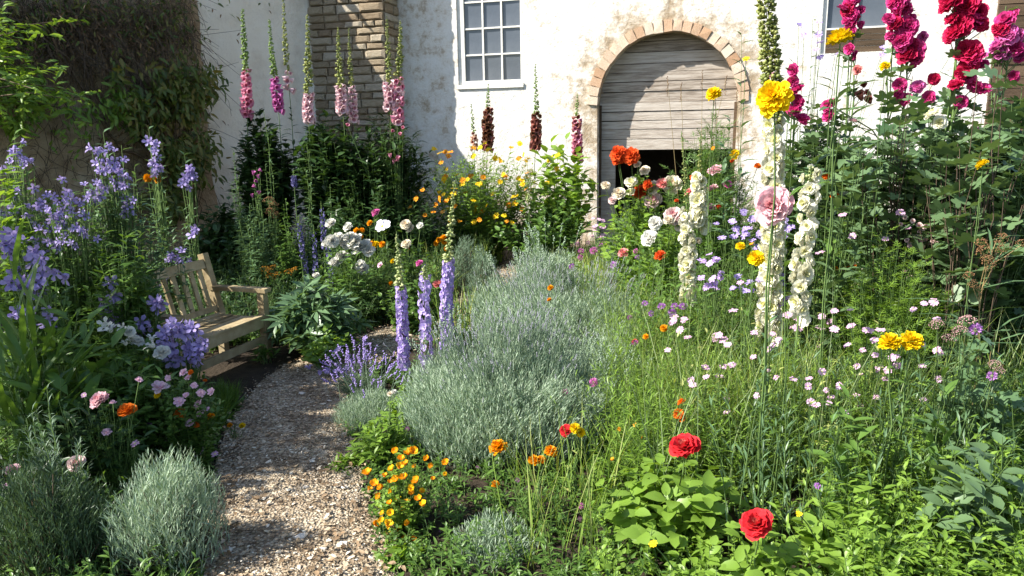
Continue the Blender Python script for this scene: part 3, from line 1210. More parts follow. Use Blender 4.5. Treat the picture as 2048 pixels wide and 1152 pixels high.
def leaves_along(bag, q, P, m, t0, t1, L, T, ang=1.0, taper=.4, jit=.35, m_i=0, spiral=None, objs=None, wide=1.0):
    """m leaves on every stem; objs=(parent, mesh): links each leaf as its own object instead"""
    n = len(P)
    t = np.linspace(t0, t1, m)[None].repeat(n, 0) + q.normal(0, .5 / m, (n, m)) * (t1 - t0)
    t = t.clip(.02, 1)
    p, tg = polyat(P, t)
    if spiral is None:
        az = q.random((n, m)) * 2 * PI
    else:
        az = q.random((n, 1)) * 6.28 + np.arange(m)[None] * spiral
    hv = np.stack([np.cos(az), np.sin(az), np.zeros_like(az)], -1)
    aa = ang + q.normal(0, jit * .5, (n, m, 1))
    d = nrm(tg * np.cos(aa) + hv * np.sin(aa) + q.normal(0, jit * .35, (n, m, 3)))
    up = nrm(tg + hv * .0 + q.normal(0, jit * .5, (n, m, 3)) + np.array([0, 0, .6]))
    s = L * (1 - taper * t) * q.uniform(.7, 1.15, (n, m))
    R_ = frame_y(d.reshape(-1, 3), up.reshape(-1, 3))
    p, s = p.reshape(-1, 3), s.reshape(-1)
    if objs:
        par, me = objs
        for r_, pp, ss in zip(R_, p, s):
            o = link('leaf', me, par)
            o.matrix_local = Matrix([[*(r_[0] * ss), pp[0]], [*(r_[1] * ss), pp[1]], [*(r_[2] * ss), pp[2]], [0, 0, 0, 1]])
    else:
        bag.inst(T, R_, p, np.stack([s * wide, s, s], 1), m_i)


_seed = [0]


def nextq():
    _seed[0] += 1
    return np.random.default_rng(1000 + _seed[0])


_leafmesh = {}


def leaf_mesh(T, mat):
    k = (id(T), mat.name)
    if k not in _leafmesh:
        _leafmesh[k] = Bag().inst(T, np.eye(3)[None], np.zeros((1, 3)), np.ones(1)).mesh('leaf', mat)
    return _leafmesh[k]


def px2m(d, Y):
    return d * Y / F


def flower_stalks(root, base, pts, q, mat, r=.004, K=6, spread=.35):
    """thin curved stalks from the plant's foot to each bloom"""
    if not len(pts):
        return
    L = np.array(pts)
    n = len(L)
    b0 = np.stack([L[:, 0] * spread * .35, L[:, 1] * spread * .35, np.zeros(n)], 1)
    t = np.linspace(0, 1, K)[None, :, None]
    P = b0[:, None] + (L - b0)[:, None] * np.concatenate([t ** 1.35, t ** 1.35, t], -1)
    P[:, 1:-1] += q.normal(0, .008, (n, K - 2, 3))
    bg = Bag()
    tubes(bg, P, r, r * .7)
    link('stem', bg.mesh('stem', mat), root)
    return P


def plant(name, label, cat, px, Y, top, wpx, leaf=LANCE, llen=.1, mat=None, n=20, per=14, lean=1.0, t0=.2, ang=1.0, flowers=(), group=None,
          leafobj=False, srad=.004, smat=None, flat=.45, stalkr=.004, depth=.5, spread=.35, taper=.4, flower_up=.5, wide=1.0, hmin=.55, jit=.35, fname='flower', fcam=.5, stalk_leaf=0, axis=False):
    q = nextq()
    mat = mat or G_mid
    p = at(px, top, Y)
    base = np.array([p.x, Y, 0])
    h, w = p.z, px2m(wpx, Y) / 2
    root = thing(name, label, cat, base, group)
    if n:
        P = stems_dome(q, n, h, w, lean, flat=flat, hmin=hmin)
        sb = Bag()
        tubes(sb, P, srad, srad * .4)
        link('stem', sb.mesh('stem', smat or G_stem), root)
        if leafobj:
            leaves_along(None, q, P, per, t0, 1.0, llen, leaf, ang, taper, jit, objs=(root, leaf_mesh(leaf, mat)))
        else:
            fb = Bag()
            leaves_along(fb, q, P, per, t0, 1.0, llen, leaf, ang, taper, jit, wide=wide)
            link('foliage', fb.mesh('foliage', mat), root, kind='stuff')
    pts = []
    for fl in flowers:
        fx, fy, dpx, key = fl[:4]
        Yf = Y - w * depth * q.uniform(.3, 1.0) + (fl[4] if len(fl) > 4 else 0)
        wp = np.array(at(fx, fy, Yf))
        lp = wp - base
        put_bloom(root, key, lp, px2m(dpx, Yf) / 2, face_dir(wp, q, up=flower_up, cam=fcam), q, name=fname)
        pts.append(lp - np.array([0, 0, px2m(dpx, Yf) * .1]))
    if pts and axis:
        A = np.array(pts)
        K = 12
        z = np.linspace(0, A[:, 2].max(), K)
        o_ = np.argsort(A[:, 2])
        xs_ = np.interp(z, [0, A[:, 2].min() * .7] + list(A[o_, 2]), [0, 0] + list(A[o_, 0] * .8))
        ys_ = np.interp(z, [0, A[:, 2].min() * .7] + list(A[o_, 2]), [0, 0] + list(A[o_, 1] * .4))
        for _ in range(3):
            xs_[1:-1] = (xs_[:-2] + 2 * xs_[1:-1] + xs_[2:]) / 4
        ax = np.stack([xs_, ys_, z], 1)
        bg = Bag()
        tubes(bg, ax, srad * 1.1, srad * .4, sides=5)
        zz = A[:, 2] - .10
        S0 = np.stack([np.interp(zz, z, xs_), np.interp(zz, z, ys_), zz], 1)
        tubes(bg, np.stack([S0, (S0 + A) / 2 - [0, 0, .01], A], 1), stalkr * .7, stalkr * .5)
        link('stem', bg.mesh('stem', smat or G_stem), root)
        leaves_along(None, q, ax[None], 16, .1, .9, llen * .9, leaf, 1.1, .4, objs=(root, leaf_mesh(leaf, mat)))
    elif pts:
        SP = flower_stalks(root, base, pts, q, smat or G_stem, stalkr, spread=spread)
        if stalk_leaf:
            fb = Bag()
            leaves_along(fb, q, SP, stalk_leaf, .1, .85, llen, leaf, .8, taper, jit, wide=wide)
            link('foliage', fb.mesh('foliage', mat), root, kind='stuff')
    return root


def spike(name, label, cat, px, Y, top, f0, f1, key, nfl, dpx, base_px=None, budmat=None, group=None, nb=90, bend=0.0, bw=None, droop=-.35, foot=None, leaf=LANCE, llen=.12,
          lmat=None, nleaf=24, bscale=1.0, budtop=.35, srad=.008, outr=.55, keys2=None, leafobj=False, up_to=None):
    """a tall flower spike: f0/f1 are the picture rows of the top and bottom of its open flowers"""
    q = nextq()
    p = at(px, top, Y)
    bx = at(base_px, f1, Y).x if base_px else p.x
    base = np.array([bx, Y, 0])
    zt, z0, z1 = p.z, at(px, f0, Y).z, at(px, f1, Y).z
    root = thing(name, label, cat, base, group)
    K = 14
    z = np.linspace(0, zt, K)
    ph = q.uniform(0, 6)
    bend = bend + q.normal(0, .025) * (zt > 2.2)
    ax = np.stack([(p.x - bx) * (z / zt) ** 1.6 + bend * np.sin(PI * z / zt) + .01 * np.sin(z * 3 + ph), .01 * np.cos(z * 2.5 + ph), z], 1)
    sb = Bag()
    tubes(sb, ax, srad, .0025, sides=5)
    link('stem', sb.mesh('stem', G_stem), root)
    r = px2m(dpx, Y) / 2
    bw = r * 1.0 if bw is None else px2m(bw, Y) / 2

    def axis(zz):
        return np.array([np.interp(zz, z, ax[:, 0]), np.interp(zz, z, ax[:, 1]), zz])
    for k in range(nfl):
        zz = z1 + (z0 - z1) * (k + .5) / nfl
        a = k * 2.39996 + q.normal(0, .25)
        o = np.array([math.cos(a), math.sin(a), 0])
        d = nrm(o + np.array([0, 0, droop]) + q.normal(0, .18, 3))
        fr = 1.0 - .32 * (k / nfl) ** 1.5
        kk = key if not keys2 or q.random() > .35 else keys2
        put_bloom(root, kk, axis(zz + q.normal(0, r * .15)) + o * r * outr * 1.3 * q.uniform(.75, 1.2), r * fr * q.uniform(.82, 1.12), d, q)
    # buds, smaller and tighter towards the tip
    bb = Bag()
    k = np.arange(nb)
    t = (k + .5) / nb
    zz = z0 - (z1 - z0) * -.03 + (zt - z0) * t ** .9
    a = k * 2.39996 + q.normal(0, .55, nb)
    zz = zz + q.normal(0, .012, nb)
    C = np.stack([np.interp(zz, z, ax[:, 0]), np.interp(zz, z, ax[:, 1]), zz], 1)
    o = np.stack([np.cos(a), np.sin(a), np.zeros(nb)], 1)
    sc = bw * (1 - (1 - budtop) * t) * q.uniform(.65, 1.25, nb) * bscale
    d = nrm(o + np.array([0, 0, 1])[None] * (-.1 + 1.0 * t)[:, None] + q.normal(0, .15, (nb, 3)))
    bb.inst(T_oct(.38, 1), frame_z(d, q), C + o * (.1 * sc + (bw - bw * bscale) * .7 * q.uniform(.2, 1.1, nb))[:, None], sc * 1.05)
    bb.inst(T_leaf(.42, .3, .35, ((0, 0), (.4, 1), (1, 0))), frame_y(nrm(o + np.array([0, 0, .35]) + q.normal(0, .25, (nb, 3))), np.array([[0, 0, 1.]]) + q.normal(0, .3, (nb, 3))),
            C + o * ((bw - bw * bscale) * .6 * q.uniform(.1, 1.1, nb))[:, None], sc * (1.5 if bscale < 1 else 1.25))
    link('buds', bb.mesh('buds', budmat or G_bud), root, kind='stuff')
    if nleaf:
        ze = (z1 + r) if up_to is None else at(px, up_to, Y).z
        kk = max(2, int(K * ze / zt))
        P = ax[None, :kk]
        if leafobj:
            leaves_along(None, q, P, nleaf, .08, .95, llen, leaf, 1.1, .45, objs=(root, leaf_mesh(leaf, lmat or G_mid)))
        else:
            fb = Bag()
            leaves_along(fb, q, P, nleaf, .08, .95, llen, leaf, 1.1, .45)
            link('foliage', fb.mesh('foliage', lmat or G_mid), root, kind='stuff')
    return root


def mound(name, label, cat, px, Y, top, wpx, n, L, mat, group=None, wide=.55, flowers=0, fkey=None, flat=.5, deep=1.0, T=SPRIG, lean=.9, fpx=9):
    q = nextq()
    p = at(px, top, Y)
    h, w = p.z, px2m(wpx, Y) / 2
    root = thing(name, label, cat, (p.x, Y, 0), group)
    u = np.sqrt(q.random(n))
    a = q.random(n) * 2 * PI
    xy = np.stack([np.cos(a) * w * u, np.sin(a) * w * u * deep], 1)
    lump = .62 + .72 * vnoise(xy[:, 0] / .16 + 7 + px * .01, xy[:, 1] / .16 + 7, int(px), 2)
    ztop = h * (1 - flat * u ** 2.2) * lump
    zt = ztop * (1 - .55 * q.random(n) ** 2.2)
    d = np.stack([np.cos(a) * u * lean, np.sin(a) * u * lean, np.ones(n) * (.95)], 1) + q.normal(0, .2, (n, 3))
    d = nrm(d)
    s = L * q.uniform(.7, 1.2, n)
    tip = np.column_stack([xy, zt])
    base = tip - d * s[:, None]
    fb = Bag()
    fb.inst(T, frame_y(d, nrm(q.normal(size=(n, 3)))), base, np.stack([s * wide, s, s * wide], 1))
    link('foliage', fb.mesh('foliage', mat), root, kind='stuff')
    ns = min(n, 500)
    sb = Bag()
    b0 = np.column_stack([xy[:ns] * .35, np.zeros(ns)])
    tubes(sb, np.stack([b0, b0 * .5 + base[:ns] * .5, base[:ns] + d[:ns] * .02], 1), .0035, .002)
    link('stem', sb.mesh('stem', G_twig), root, kind='stuff')
    if flowers:
        fl = Bag()
        pick = np.argsort(-zt + q.normal(0, .08, n))[:flowers]
        tp = tip[pick]
        hd = px2m(fpx, Y)
        ext = q.uniform(.03, .2, flowers)
        end = tp + d[pick] * ext[:, None]
        tubes(fl, np.stack([tp - d[pick] * .05, end], 1), .002, .0015, 0)
        K = 8
        for k in range(K):
            off = end + d[pick] * (k * hd * .28)
            fl.inst(T_oct(.55, 1.0), frame_z(nrm(d[pick] * .6 + q.normal(0, .8, (flowers, 3))), q), off, np.full(flowers, hd * .38), 1)
        link('flower_spikes', fl.mesh('flower_spikes', [G_silver2, fkey]), root, kind='stuff')
    return root


def sample_area(q, n, pr, yr, keep_path=.06, power=1.0, edge=99.0):
    """ground points spread evenly over a wedge seen between picture columns pr and depths yr"""
    out = []
    tot = 0
    while tot < n:
        Y = np.sqrt(q.uniform(yr[0] ** 2, yr[1] ** 2, n)) if power == 1.0 else q.uniform(yr[0], yr[1], n)
        X = (q.uniform(pr[0], pr[1], n) - 1024) / F * Y
        pdist = path_dist(X, Y)
        ok = (pdist > keep_path) & (np.hypot(X + 2.15, Y - 5.45) > .72) & (pdist < edge)
        out.append(np.stack([X[ok], Y[ok]], 1))
        tot += ok.sum()
        n_try = 0
    return np.concatenate(out)[:n]


def herb_field(name, label, cat, n, pr, yr, h, per, leaf, llen, mat, lean=.25, t0=.1, ang=.9, srad=.0025, taper=.4, smat=None, power=1.0, keep=.06, wide=1.0, edge=99.0):
    q = nextq()
    XY = sample_area(q, n, pr, yr, keep, power, edge)
    hh = q.uniform(h[0], h[1], n) * (.7 + .6 * vnoise(XY[:, 0] * 1.3 + 20, XY[:, 1] * 1.3 + 20, 31, 2))
    tip = np.column_stack([XY + q.normal(0, lean, (n, 2)) * hh[:, None], hh])
    b0 = np.column_stack([XY, np.zeros(n)])
    t = np.linspace(0, 1, 4)[None, :, None]
    P = b0[:, None] + (tip - b0)[:, None] * np.concatenate([t ** 1.5, t ** 1.5, t], -1)
    fb = Bag()
    tubes(fb, P, srad, srad * .5, 1)
    leaves_along(fb, q, P, per, t0, 1.0, llen, leaf, ang, taper, wide=wide)
    return thing(name, label, cat, data=fb.mesh(name, [mat, smat or G_stem]), kind='stuff')


def grass_field(name, label, n, pr, yr, h, mat, wide=.006, lean=.3, power=1.0, keep=.03):
    q = nextq()
    XY = sample_area(q, n, pr, yr, keep, power)
    hh = q.uniform(h[0], h[1], n) * (.55 + .9 * vnoise(XY[:, 0] * 1.6 + 11, XY[:, 1] * 1.6 + 3, 77, 2))
    d = nrm(np.column_stack([q.normal(0, lean, (n, 2)), np.ones(n)]))
    up = nrm(np.column_stack([q.normal(0, 1, (n, 2)), np.zeros(n)]))
    fb = Bag()
    fb.inst(BLADE, frame_y(d, up), np.column_stack([XY, np.zeros(n)]), np.stack([np.full(n, wide / .05) * q.uniform(.7, 1.3, n), hh, hh], 1))
    return thing(name, label, 'grass', data=fb.mesh(name, mat), kind='stuff')

# ================================================================== CREEPERS AND TREE ON THE LEFT
def on_lwall(px, py, off=.08):
    return np.array(lwall(px, py, off)[2])


q = nextq()
cr = thing('wall_creeper', 'half bare brown creeper with dry twigs hanging on the brown rendered wall', 'creeper', (0, 0, 0))
tw = Bag()
main = [[(330, 420), (318, 300), (292, 200), (270, 110), (285, 30), (300, -40)], [(292, 210), (250, 120), (180, 75), (90, 60), (0, 50)], [(190, 185), (170, 130), (120, 85), (60, 70)],
        [(300, 330), (335, 240), (360, 150), (370, 60), (372, -30)], [(318, 330), (250, 300), (200, 240), (175, 190), (160, 120)], [(190, 210), (150, 150), (130, 95)], [(340, 300), (380, 260), (400, 200)]]
for ln in main:
    P = np.array([on_lwall(x, y, .16) for x, y in ln])
    t = np.linspace(0, len(P) - 1, 16)
    P = np.stack([np.interp(t, np.arange(len(P)), P[:, k]) for k in range(3)], 1) + q.normal(0, .02, (16, 3))
    tubes(tw, P, .022, .008, sides=5)
link('branch', tw.mesh('creeper_branch', G_twig), cr)
nt_ = 1500
tw = Bag()
pxs, pys = q.uniform(-60, 385, nt_), q.normal(45, 48, nt_)
low = q.random(nt_) < .25
pxs[low], pys[low] = q.uniform(60, 420, low.sum()), q.uniform(80, 420, low.sum())
S = np.array([on_lwall(x, y, q.uniform(.05, .35)) for x, y in zip(pxs, pys)])
D = q.normal(0, .16, (nt_, 3)) + np.array([0, 0, -.12])
D2 = q.normal(0, .10, (nt_, 3)) + np.array([0, 0, -.10])
tubes(tw, np.stack([S, S + D * .5 + D2 * .2, S + D + D2, S + D * 1.25 + D2 * 2.2], 1), .005, .0025)
link('twigs', tw.mesh('creeper_twigs', G_twig), cr, kind='stuff')


def creeper_leaves(par, n, spots, L, T, mat, off=(.1, .4)):
    fb = Bag()
    tot = sum(s_[4] for s_ in spots)
    for (x, y, sx, sy, w) in spots:
        k = int(n * w / tot)
        PX, PY = q.normal(x, sx, k), q.normal(y, sy, k)
        C = np.array([on_lwall(a, b_, q.uniform(*off)) for a, b_ in zip(PX, PY)])
        d = nrm(np.array(LN)[None] * .7 + q.normal(0, .6, (k, 3)) + np.array([0, 0, -.75]))
        fb.inst(T, frame_y(d, nrm(np.array(LN)[None] + q.normal(0, .5, (k, 3)) + np.array([0, 0, .5]))), C, L * q.uniform(.6, 1.2, k))
    link('foliage', fb.mesh('creeper_leaves', mat), par, kind='stuff')


creeper_leaves(cr, 900, [(190, 20, 110, 25, 2), (60, 60, 50, 30, 1), (330, 60, 40, 30, 1)], .10, LANCE, G_ivy)
creeper_leaves(cr, 700, [(180, 60, 120, 35, 2), (300, 300, 60, 60, 1)], .09, LANCE, G_brown)
jas = thing('jasmine_creeper', 'dark green leafy creeper tumbling over the corner between brown and white walls', 'creeper', (0, 0, 0))
jq = np.random.default_rng(21)
js = [(jq.normal(350, 40), jq.uniform(115, 420), jq.uniform(9, 18), jq.uniform(9, 22), jq.uniform(.5, 1.5)) for _ in range(26)] + [(408, 180, 16, 16, 1.1), (424, 150, 12, 10, .7), (402, 290, 18, 24, 1.3), (330, 165, 24, 26, 1.5), (415, 330, 18, 20, .8), (360, 130, 22, 18, 1.2)]
creeper_leaves(jas, 2600, js, .15, LANCE, G_ivy, (.1, .7))
creeper_leaves(jas, 900, [(60, 190, 20, 20, 1), (30, 170, 25, 14, 1), (25, 245, 18, 12, .6), (240, 205, 20, 18, .7), (150, 250, 30, 30, .3)], .13, LANCE, G_fresh, (.15, .6))
tb_ = Bag()
for k in range(26):
    x0, y0 = q.uniform(310, 400), q.uniform(120, 420)
    P = np.array([on_lwall(x0, 470, .1), on_lwall(x0 + q.normal(0, 10), (470 + y0) / 2, .25), on_lwall(x0 + q.normal(0, 25), y0, .4)])
    tubes(tb_, P, .008, .003)
link('branch', tb_.mesh('jasmine_branch', G_twig), jas)

# young trees just outside the frame on the left; one hangs a branch into the picture, the other is added for its shade
def tree(label, x, y, h, crown_r, n_br, leaf, L, mat, lo=.45, group=None, nl=26, thin=.03):
    q = nextq()
    root = thing('tree', label, 'tree', (x, y, 0), group)
    tb_ = Bag()
    ax = np.stack([.08 * np.sin(np.linspace(0, 3, 9)), .06 * np.cos(np.linspace(0, 4, 9)), np.linspace(0, h * .92, 9)], 1)
    tubes(tb_, ax, thin * 2.2, thin * .5, sides=7)
    t = q.uniform(lo, .98, n_br)
    b0, _ = polyat(ax[None], t[None])
    b0 = b0[0]
    a = q.random(n_br) * 6.28
    ln = crown_r * (1.15 - .75 * ((t - lo) / (1 - lo)) ** 1.5) * q.uniform(.6, 1.05, n_br)
    d = np.stack([np.cos(a), np.sin(a), q.uniform(-.05, .7, n_br)], 1)
    e = b0 + d * ln[:, None]
    P = np.stack([b0, b0 + d * ln[:, None] * .35 + [0, 0, .05], b0 + d * ln[:, None] * .7 + [0, 0, .06], e - [0, 0, .06]], 1)
    tubes(tb_, P, thin * .6, .004, sides=4)
    link('trunk', tb_.mesh('trunk', G_twig), root)
    fb = Bag()
    sub = []
    for k in range(4):
        st, tg = polyat(P, np.full((n_br, 1), .4 + .17 * k))
        st = st[:, 0]
        dd = nrm(d + q.normal(0, .8, d.shape)) * (crown_r * .35)
        sub.append(np.stack([st, st + dd * .5, st + dd - [0, 0, .05]], 1))
    sub = np.concatenate(sub + [P[:, 1:]])
    leaves_along(fb, q, sub, nl, .1, 1, L, leaf, 1.0, .2)
    link('crown', fb.mesh('crown', mat), root, kind='stuff')
    return root


tree('young tree with bright green leaves hanging into view by the brown wall', -6.0, 7.7, 3.5, 1.25, 34, LANCE, .15, G_fresh, lo=.66, nl=14, thin=.02)
tree('unseen bushy tree added beyond the left edge to dapple the path with shade', -4.95, 3.1, 3.5, 1.05, 40, LANCE, .13, G_mid, lo=.62, nl=16, thin=.03)

# ================================================================== FAR LEFT: FOXGLOVES AND SHRUBS BY THE PLASTERED WALL
SHR = 'dark evergreen shrubs under the foxgloves'
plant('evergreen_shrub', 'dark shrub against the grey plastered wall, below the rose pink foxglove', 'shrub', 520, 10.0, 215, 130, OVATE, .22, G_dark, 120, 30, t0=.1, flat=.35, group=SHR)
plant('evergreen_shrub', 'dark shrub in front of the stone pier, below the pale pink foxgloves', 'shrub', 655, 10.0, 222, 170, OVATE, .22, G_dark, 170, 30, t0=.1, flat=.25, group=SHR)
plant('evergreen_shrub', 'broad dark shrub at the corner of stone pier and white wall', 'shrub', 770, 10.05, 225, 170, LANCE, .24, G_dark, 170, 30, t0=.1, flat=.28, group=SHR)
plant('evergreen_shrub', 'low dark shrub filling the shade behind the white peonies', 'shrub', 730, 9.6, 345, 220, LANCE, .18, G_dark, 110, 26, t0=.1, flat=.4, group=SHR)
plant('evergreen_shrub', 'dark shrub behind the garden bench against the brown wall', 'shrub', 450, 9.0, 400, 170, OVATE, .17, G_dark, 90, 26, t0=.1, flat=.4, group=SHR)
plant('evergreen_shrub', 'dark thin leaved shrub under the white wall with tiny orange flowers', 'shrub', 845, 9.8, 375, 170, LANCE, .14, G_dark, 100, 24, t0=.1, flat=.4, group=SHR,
      flowers=[(880, 398, 14, 'small_orange'), (893, 402, 12, 'small_orange'), (872, 410, 12, 'small_orange'), (832, 398, 12, 'small_orange'), (845, 380, 10, 'small_orange'), (886, 424, 12, 'yarrow_orange'), (866, 425, 12, 'small_orange'), (900, 440, 10, 'small_orange'), (850, 430, 9, 'small_orange'), (820, 415, 10, 'small_orange')], stalkr=.003)
FX = 'tall foxgloves along the shaded wall'
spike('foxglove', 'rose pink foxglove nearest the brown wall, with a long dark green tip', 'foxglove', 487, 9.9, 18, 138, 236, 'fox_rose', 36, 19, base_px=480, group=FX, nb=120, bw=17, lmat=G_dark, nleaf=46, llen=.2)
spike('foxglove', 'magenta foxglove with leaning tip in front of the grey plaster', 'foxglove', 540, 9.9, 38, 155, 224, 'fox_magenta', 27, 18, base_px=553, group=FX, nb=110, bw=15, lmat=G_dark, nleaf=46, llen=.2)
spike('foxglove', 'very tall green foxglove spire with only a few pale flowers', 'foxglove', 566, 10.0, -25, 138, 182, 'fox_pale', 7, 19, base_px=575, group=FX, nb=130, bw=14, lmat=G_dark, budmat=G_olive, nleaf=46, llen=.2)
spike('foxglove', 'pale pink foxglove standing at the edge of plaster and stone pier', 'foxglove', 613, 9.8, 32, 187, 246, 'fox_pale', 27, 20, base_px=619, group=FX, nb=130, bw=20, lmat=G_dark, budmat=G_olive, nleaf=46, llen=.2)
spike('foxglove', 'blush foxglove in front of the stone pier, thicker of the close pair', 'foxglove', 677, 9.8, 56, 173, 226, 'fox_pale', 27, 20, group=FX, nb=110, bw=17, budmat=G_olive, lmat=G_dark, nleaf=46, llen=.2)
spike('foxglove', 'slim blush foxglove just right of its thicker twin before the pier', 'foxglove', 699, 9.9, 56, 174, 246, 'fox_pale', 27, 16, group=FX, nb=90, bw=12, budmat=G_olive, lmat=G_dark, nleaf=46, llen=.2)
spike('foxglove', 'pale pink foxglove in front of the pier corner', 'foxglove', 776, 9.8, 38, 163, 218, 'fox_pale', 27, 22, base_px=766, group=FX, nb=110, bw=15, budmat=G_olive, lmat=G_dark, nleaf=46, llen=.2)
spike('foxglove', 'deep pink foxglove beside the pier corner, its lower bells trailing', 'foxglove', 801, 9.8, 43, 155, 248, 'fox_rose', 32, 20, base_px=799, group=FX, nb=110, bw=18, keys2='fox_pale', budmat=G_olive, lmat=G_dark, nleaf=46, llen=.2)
plant('fuchsia', 'small shrub with pinkish red hanging flowers under the deep pink foxglove', 'shrub', 790, 9.7, 270, 70, LANCE, .12, G_dark, 16, 14,
      flowers=[(780, 310, 14, 'fox_rose'), (795, 316, 16, 'fox_rose'), (788, 322, 14, 'fox_rose'), (785, 262, 12, 'fox_rose'), (800, 268, 12, 'fox_rose'), (806, 255, 12, 'fox_rose'), (695, 250, 12, 'fox_rose')])

LS = 'leafy green lily stems'
for (px, Y, top, w, n, mt, lab) in [(527, 8.2, 222, 34, 3, G_blue, 'tallest leafy green spire beside the plum coloured flowers'), (470, 8.4, 300, 60, 6, G_blue, 'leafy green stems behind the bench armrest'),
                                    (612, 8.0, 285, 44, 4, G_blue, 'pair of leafy green spires behind the white peonies'), (660, 8.0, 368, 50, 4, G_blue, 'short leafy green stem leaning toward the white peonies'),
                                    (505, 7.8, 395, 120, 22, G_blue, 'dense leafy green clump right of the bench back'), (575, 7.9, 400, 120, 20, G_mid, 'leafy green clump between bench and blue speedwell')]:
    plant('lily_stem', lab, 'plant', px, Y, top, w, LANCE, .13, mt, n, 44, lean=.8, t0=.12, ang=1.2, taper=.55, group=LS, hmin=.7, srad=.006)
plant('plum_penstemon', 'plant with small plum red flowers on a leafy spire', 'flower', 512, 8.1, 335, 30, LANCE, .10, G_blue, 3, 26,
      flowers=[(507, 345, 12, 'fox_magenta'), (516, 352, 12, 'fox_magenta'), (508, 372, 12, 'fox_magenta'), (518, 385, 12, 'fox_magenta'), (504, 390, 12, 'fox_magenta'), (511, 362, 11, 'fox_magenta'), (520, 340, 10, 'fox_magenta')])
SPD = 'dark blue speedwell spikes'
for (px, top, f1, lab) in [(588, 338, 372, 'short violet blue speedwell by the leafy spire'), (597, 430, 520, 'dim blue speedwell spike left of the speedwell group'), (625, 452, 560, 'middle blue speedwell spike in the shade'), (640, 402, 500, 'tallest dim blue speedwell spike'), (655, 470, 570, 'blue speedwell spike next to the white peonies'), (610, 500, 590, 'lowest blue speedwell spike near the yarrow')]:
    spike('speedwell', lab, 'flower', px, 7.6, top, top + 14, f1, 'speedwell', 30, 9, group=SPD, nb=22, bw=5, nleaf=26, llen=.09, lmat=G_mid, droop=.1, outr=.5)
plant('yarrow', 'rusty orange yarrow heads above the bench arm', 'flower', 548, 6.7, 530, 60, FERN, .12, G_mid, 12, 8,
      flowers=[(530, 541, 22, 'yarrow_orange'), (545, 536, 22, 'yarrow_orange'), (556, 548, 20, 'yarrow_orange'), (538, 552, 16, 'yarrow_orange'), (578, 545, 22, 'yarrow_orange'), (588, 540, 18, 'yarrow_orange'), (548, 556, 14, 'yarrow_orange')], flower_up=1.2)
plant('dry_goldenrod', 'faded brown goldenrod plume behind the leafy stems', 'flower', 540, 7.9, 398, 30, NARROW, .08, G_mid, 4, 16, flowers=[(538, 404, 22, 'sorghum_brown'), (548, 412, 20, 'sorghum_brown'), (540, 424, 20, 'sorghum_brown'), (552, 430, 16, 'sorghum_brown')])

# the leafy mound with hand shaped leaves
plant('lupin_mound', 'mound of pale green hand shaped leaves beside the bench', 'plant', 625, 5.95, 572, 178, PALM, .17, G_blue, 70, 3, t0=.62, ang=.75, taper=.0, flat=.55, leafobj=True, lean=1.1, hmin=.75, srad=.004)
plant('lupin_mound', 'low broad leaved green mound at the path bend below the hand shaped leaves', 'plant', 655, 5.6, 655, 140, OVATE, .11, G_fresh, 46, 8, t0=.35, flat=.5)
plant('bergenia', 'small leafy rosette by the bench leg', 'plant', 530, 5.7, 690, 60, LANCE, .12, G_mid, 10, 6, t0=.3)

# white peonies and their neighbours
plant('white_peony', 'bushy plant carrying a cluster of white peonies', 'peony', 700, 7.1, 450, 170, LANCE, .12, G_mid, 60, 14, t0=.2,
      flowers=[(664, 482, 26, 'peony_white'), (676, 476, 24, 'peony_white'), (690, 492, 28, 'peony_white'), (712, 484, 34, 'peony_white'), (730, 492, 30, 'peony_white'), (716, 502, 26, 'peony_white'), (738, 502, 26, 'peony_white'), (685, 514, 26, 'peony_white'),
               (671, 527, 28, 'peony_white'), (724, 538, 30, 'peony_white'), (722, 530, 22, 'peony_white'), (662, 448, 22, 'peony_white'), (697, 455, 20, 'peony_white'), (632, 551, 13, 'peony_white'), (700, 476, 26, 'peony_white'), (653, 488, 18, 'peony_white')])
plant('white_cosmos', 'white cosmos with open flat petals under the magenta bud', 'flower', 765, 7.4, 450, 70, FERN, .14, G_mid, 14, 10, flowers=[(765, 453, 32, 'cosmos_white')])
plant('cream_anemone', 'cream flowers on thin stems right of the white cosmos', 'flower', 815, 7.3, 430, 90, OVATE, .11, G_mid, 24, 12, flowers=[(812, 450, 24, 'peony_cream'), (820, 457, 16, 'peony_cream'), (813, 489, 22, 'peony_cream'), (841, 452, 15, 'peony_white')])
plant('magenta_bud', 'single magenta bloom on a tall stem before the dark shrub', 'flower', 752, 7.8, 425, 40, FERN, .14, G_fresh, 8, 10, flowers=[(752, 426, 19, 'holly_mauve')])
MG = 'small marigolds among the back borders'
plant('marigold', 'yellow and orange marigolds just right of the white peonies', 'marigold', 735, 7.3, 470, 90, LANCE, .09, G_mid, 20, 12, group=MG,
      flowers=[(740, 447, 12, 'marigold_orange'), (713, 462, 12, 'marigold_orange'), (724, 461, 11, 'marigold_orange'), (722, 474, 10, 'marigold_orange'), (752, 491, 17, 'marigold_yellow'), (765, 489, 13, 'marigold_orange'), (743, 486, 9, 'marigold_orange'), (786, 523, 12, 'marigold_yellow'), (782, 567, 10, 'marigold_orange')])
plant('marigold', 'orange marigolds behind the tallest purple delphinium', 'marigold', 880, 7.4, 470, 80, LANCE, .09, G_mid, 16, 12, group=MG,
      flowers=[(887, 476, 13, 'marigold_orange'), (878, 480, 12, 'marigold_orange'), (889, 484, 12, 'marigold_orange'), (872, 487, 10, 'marigold_orange'), (892, 498, 11, 'marigold_orange'), (815, 499, 9, 'zinnia_red')])
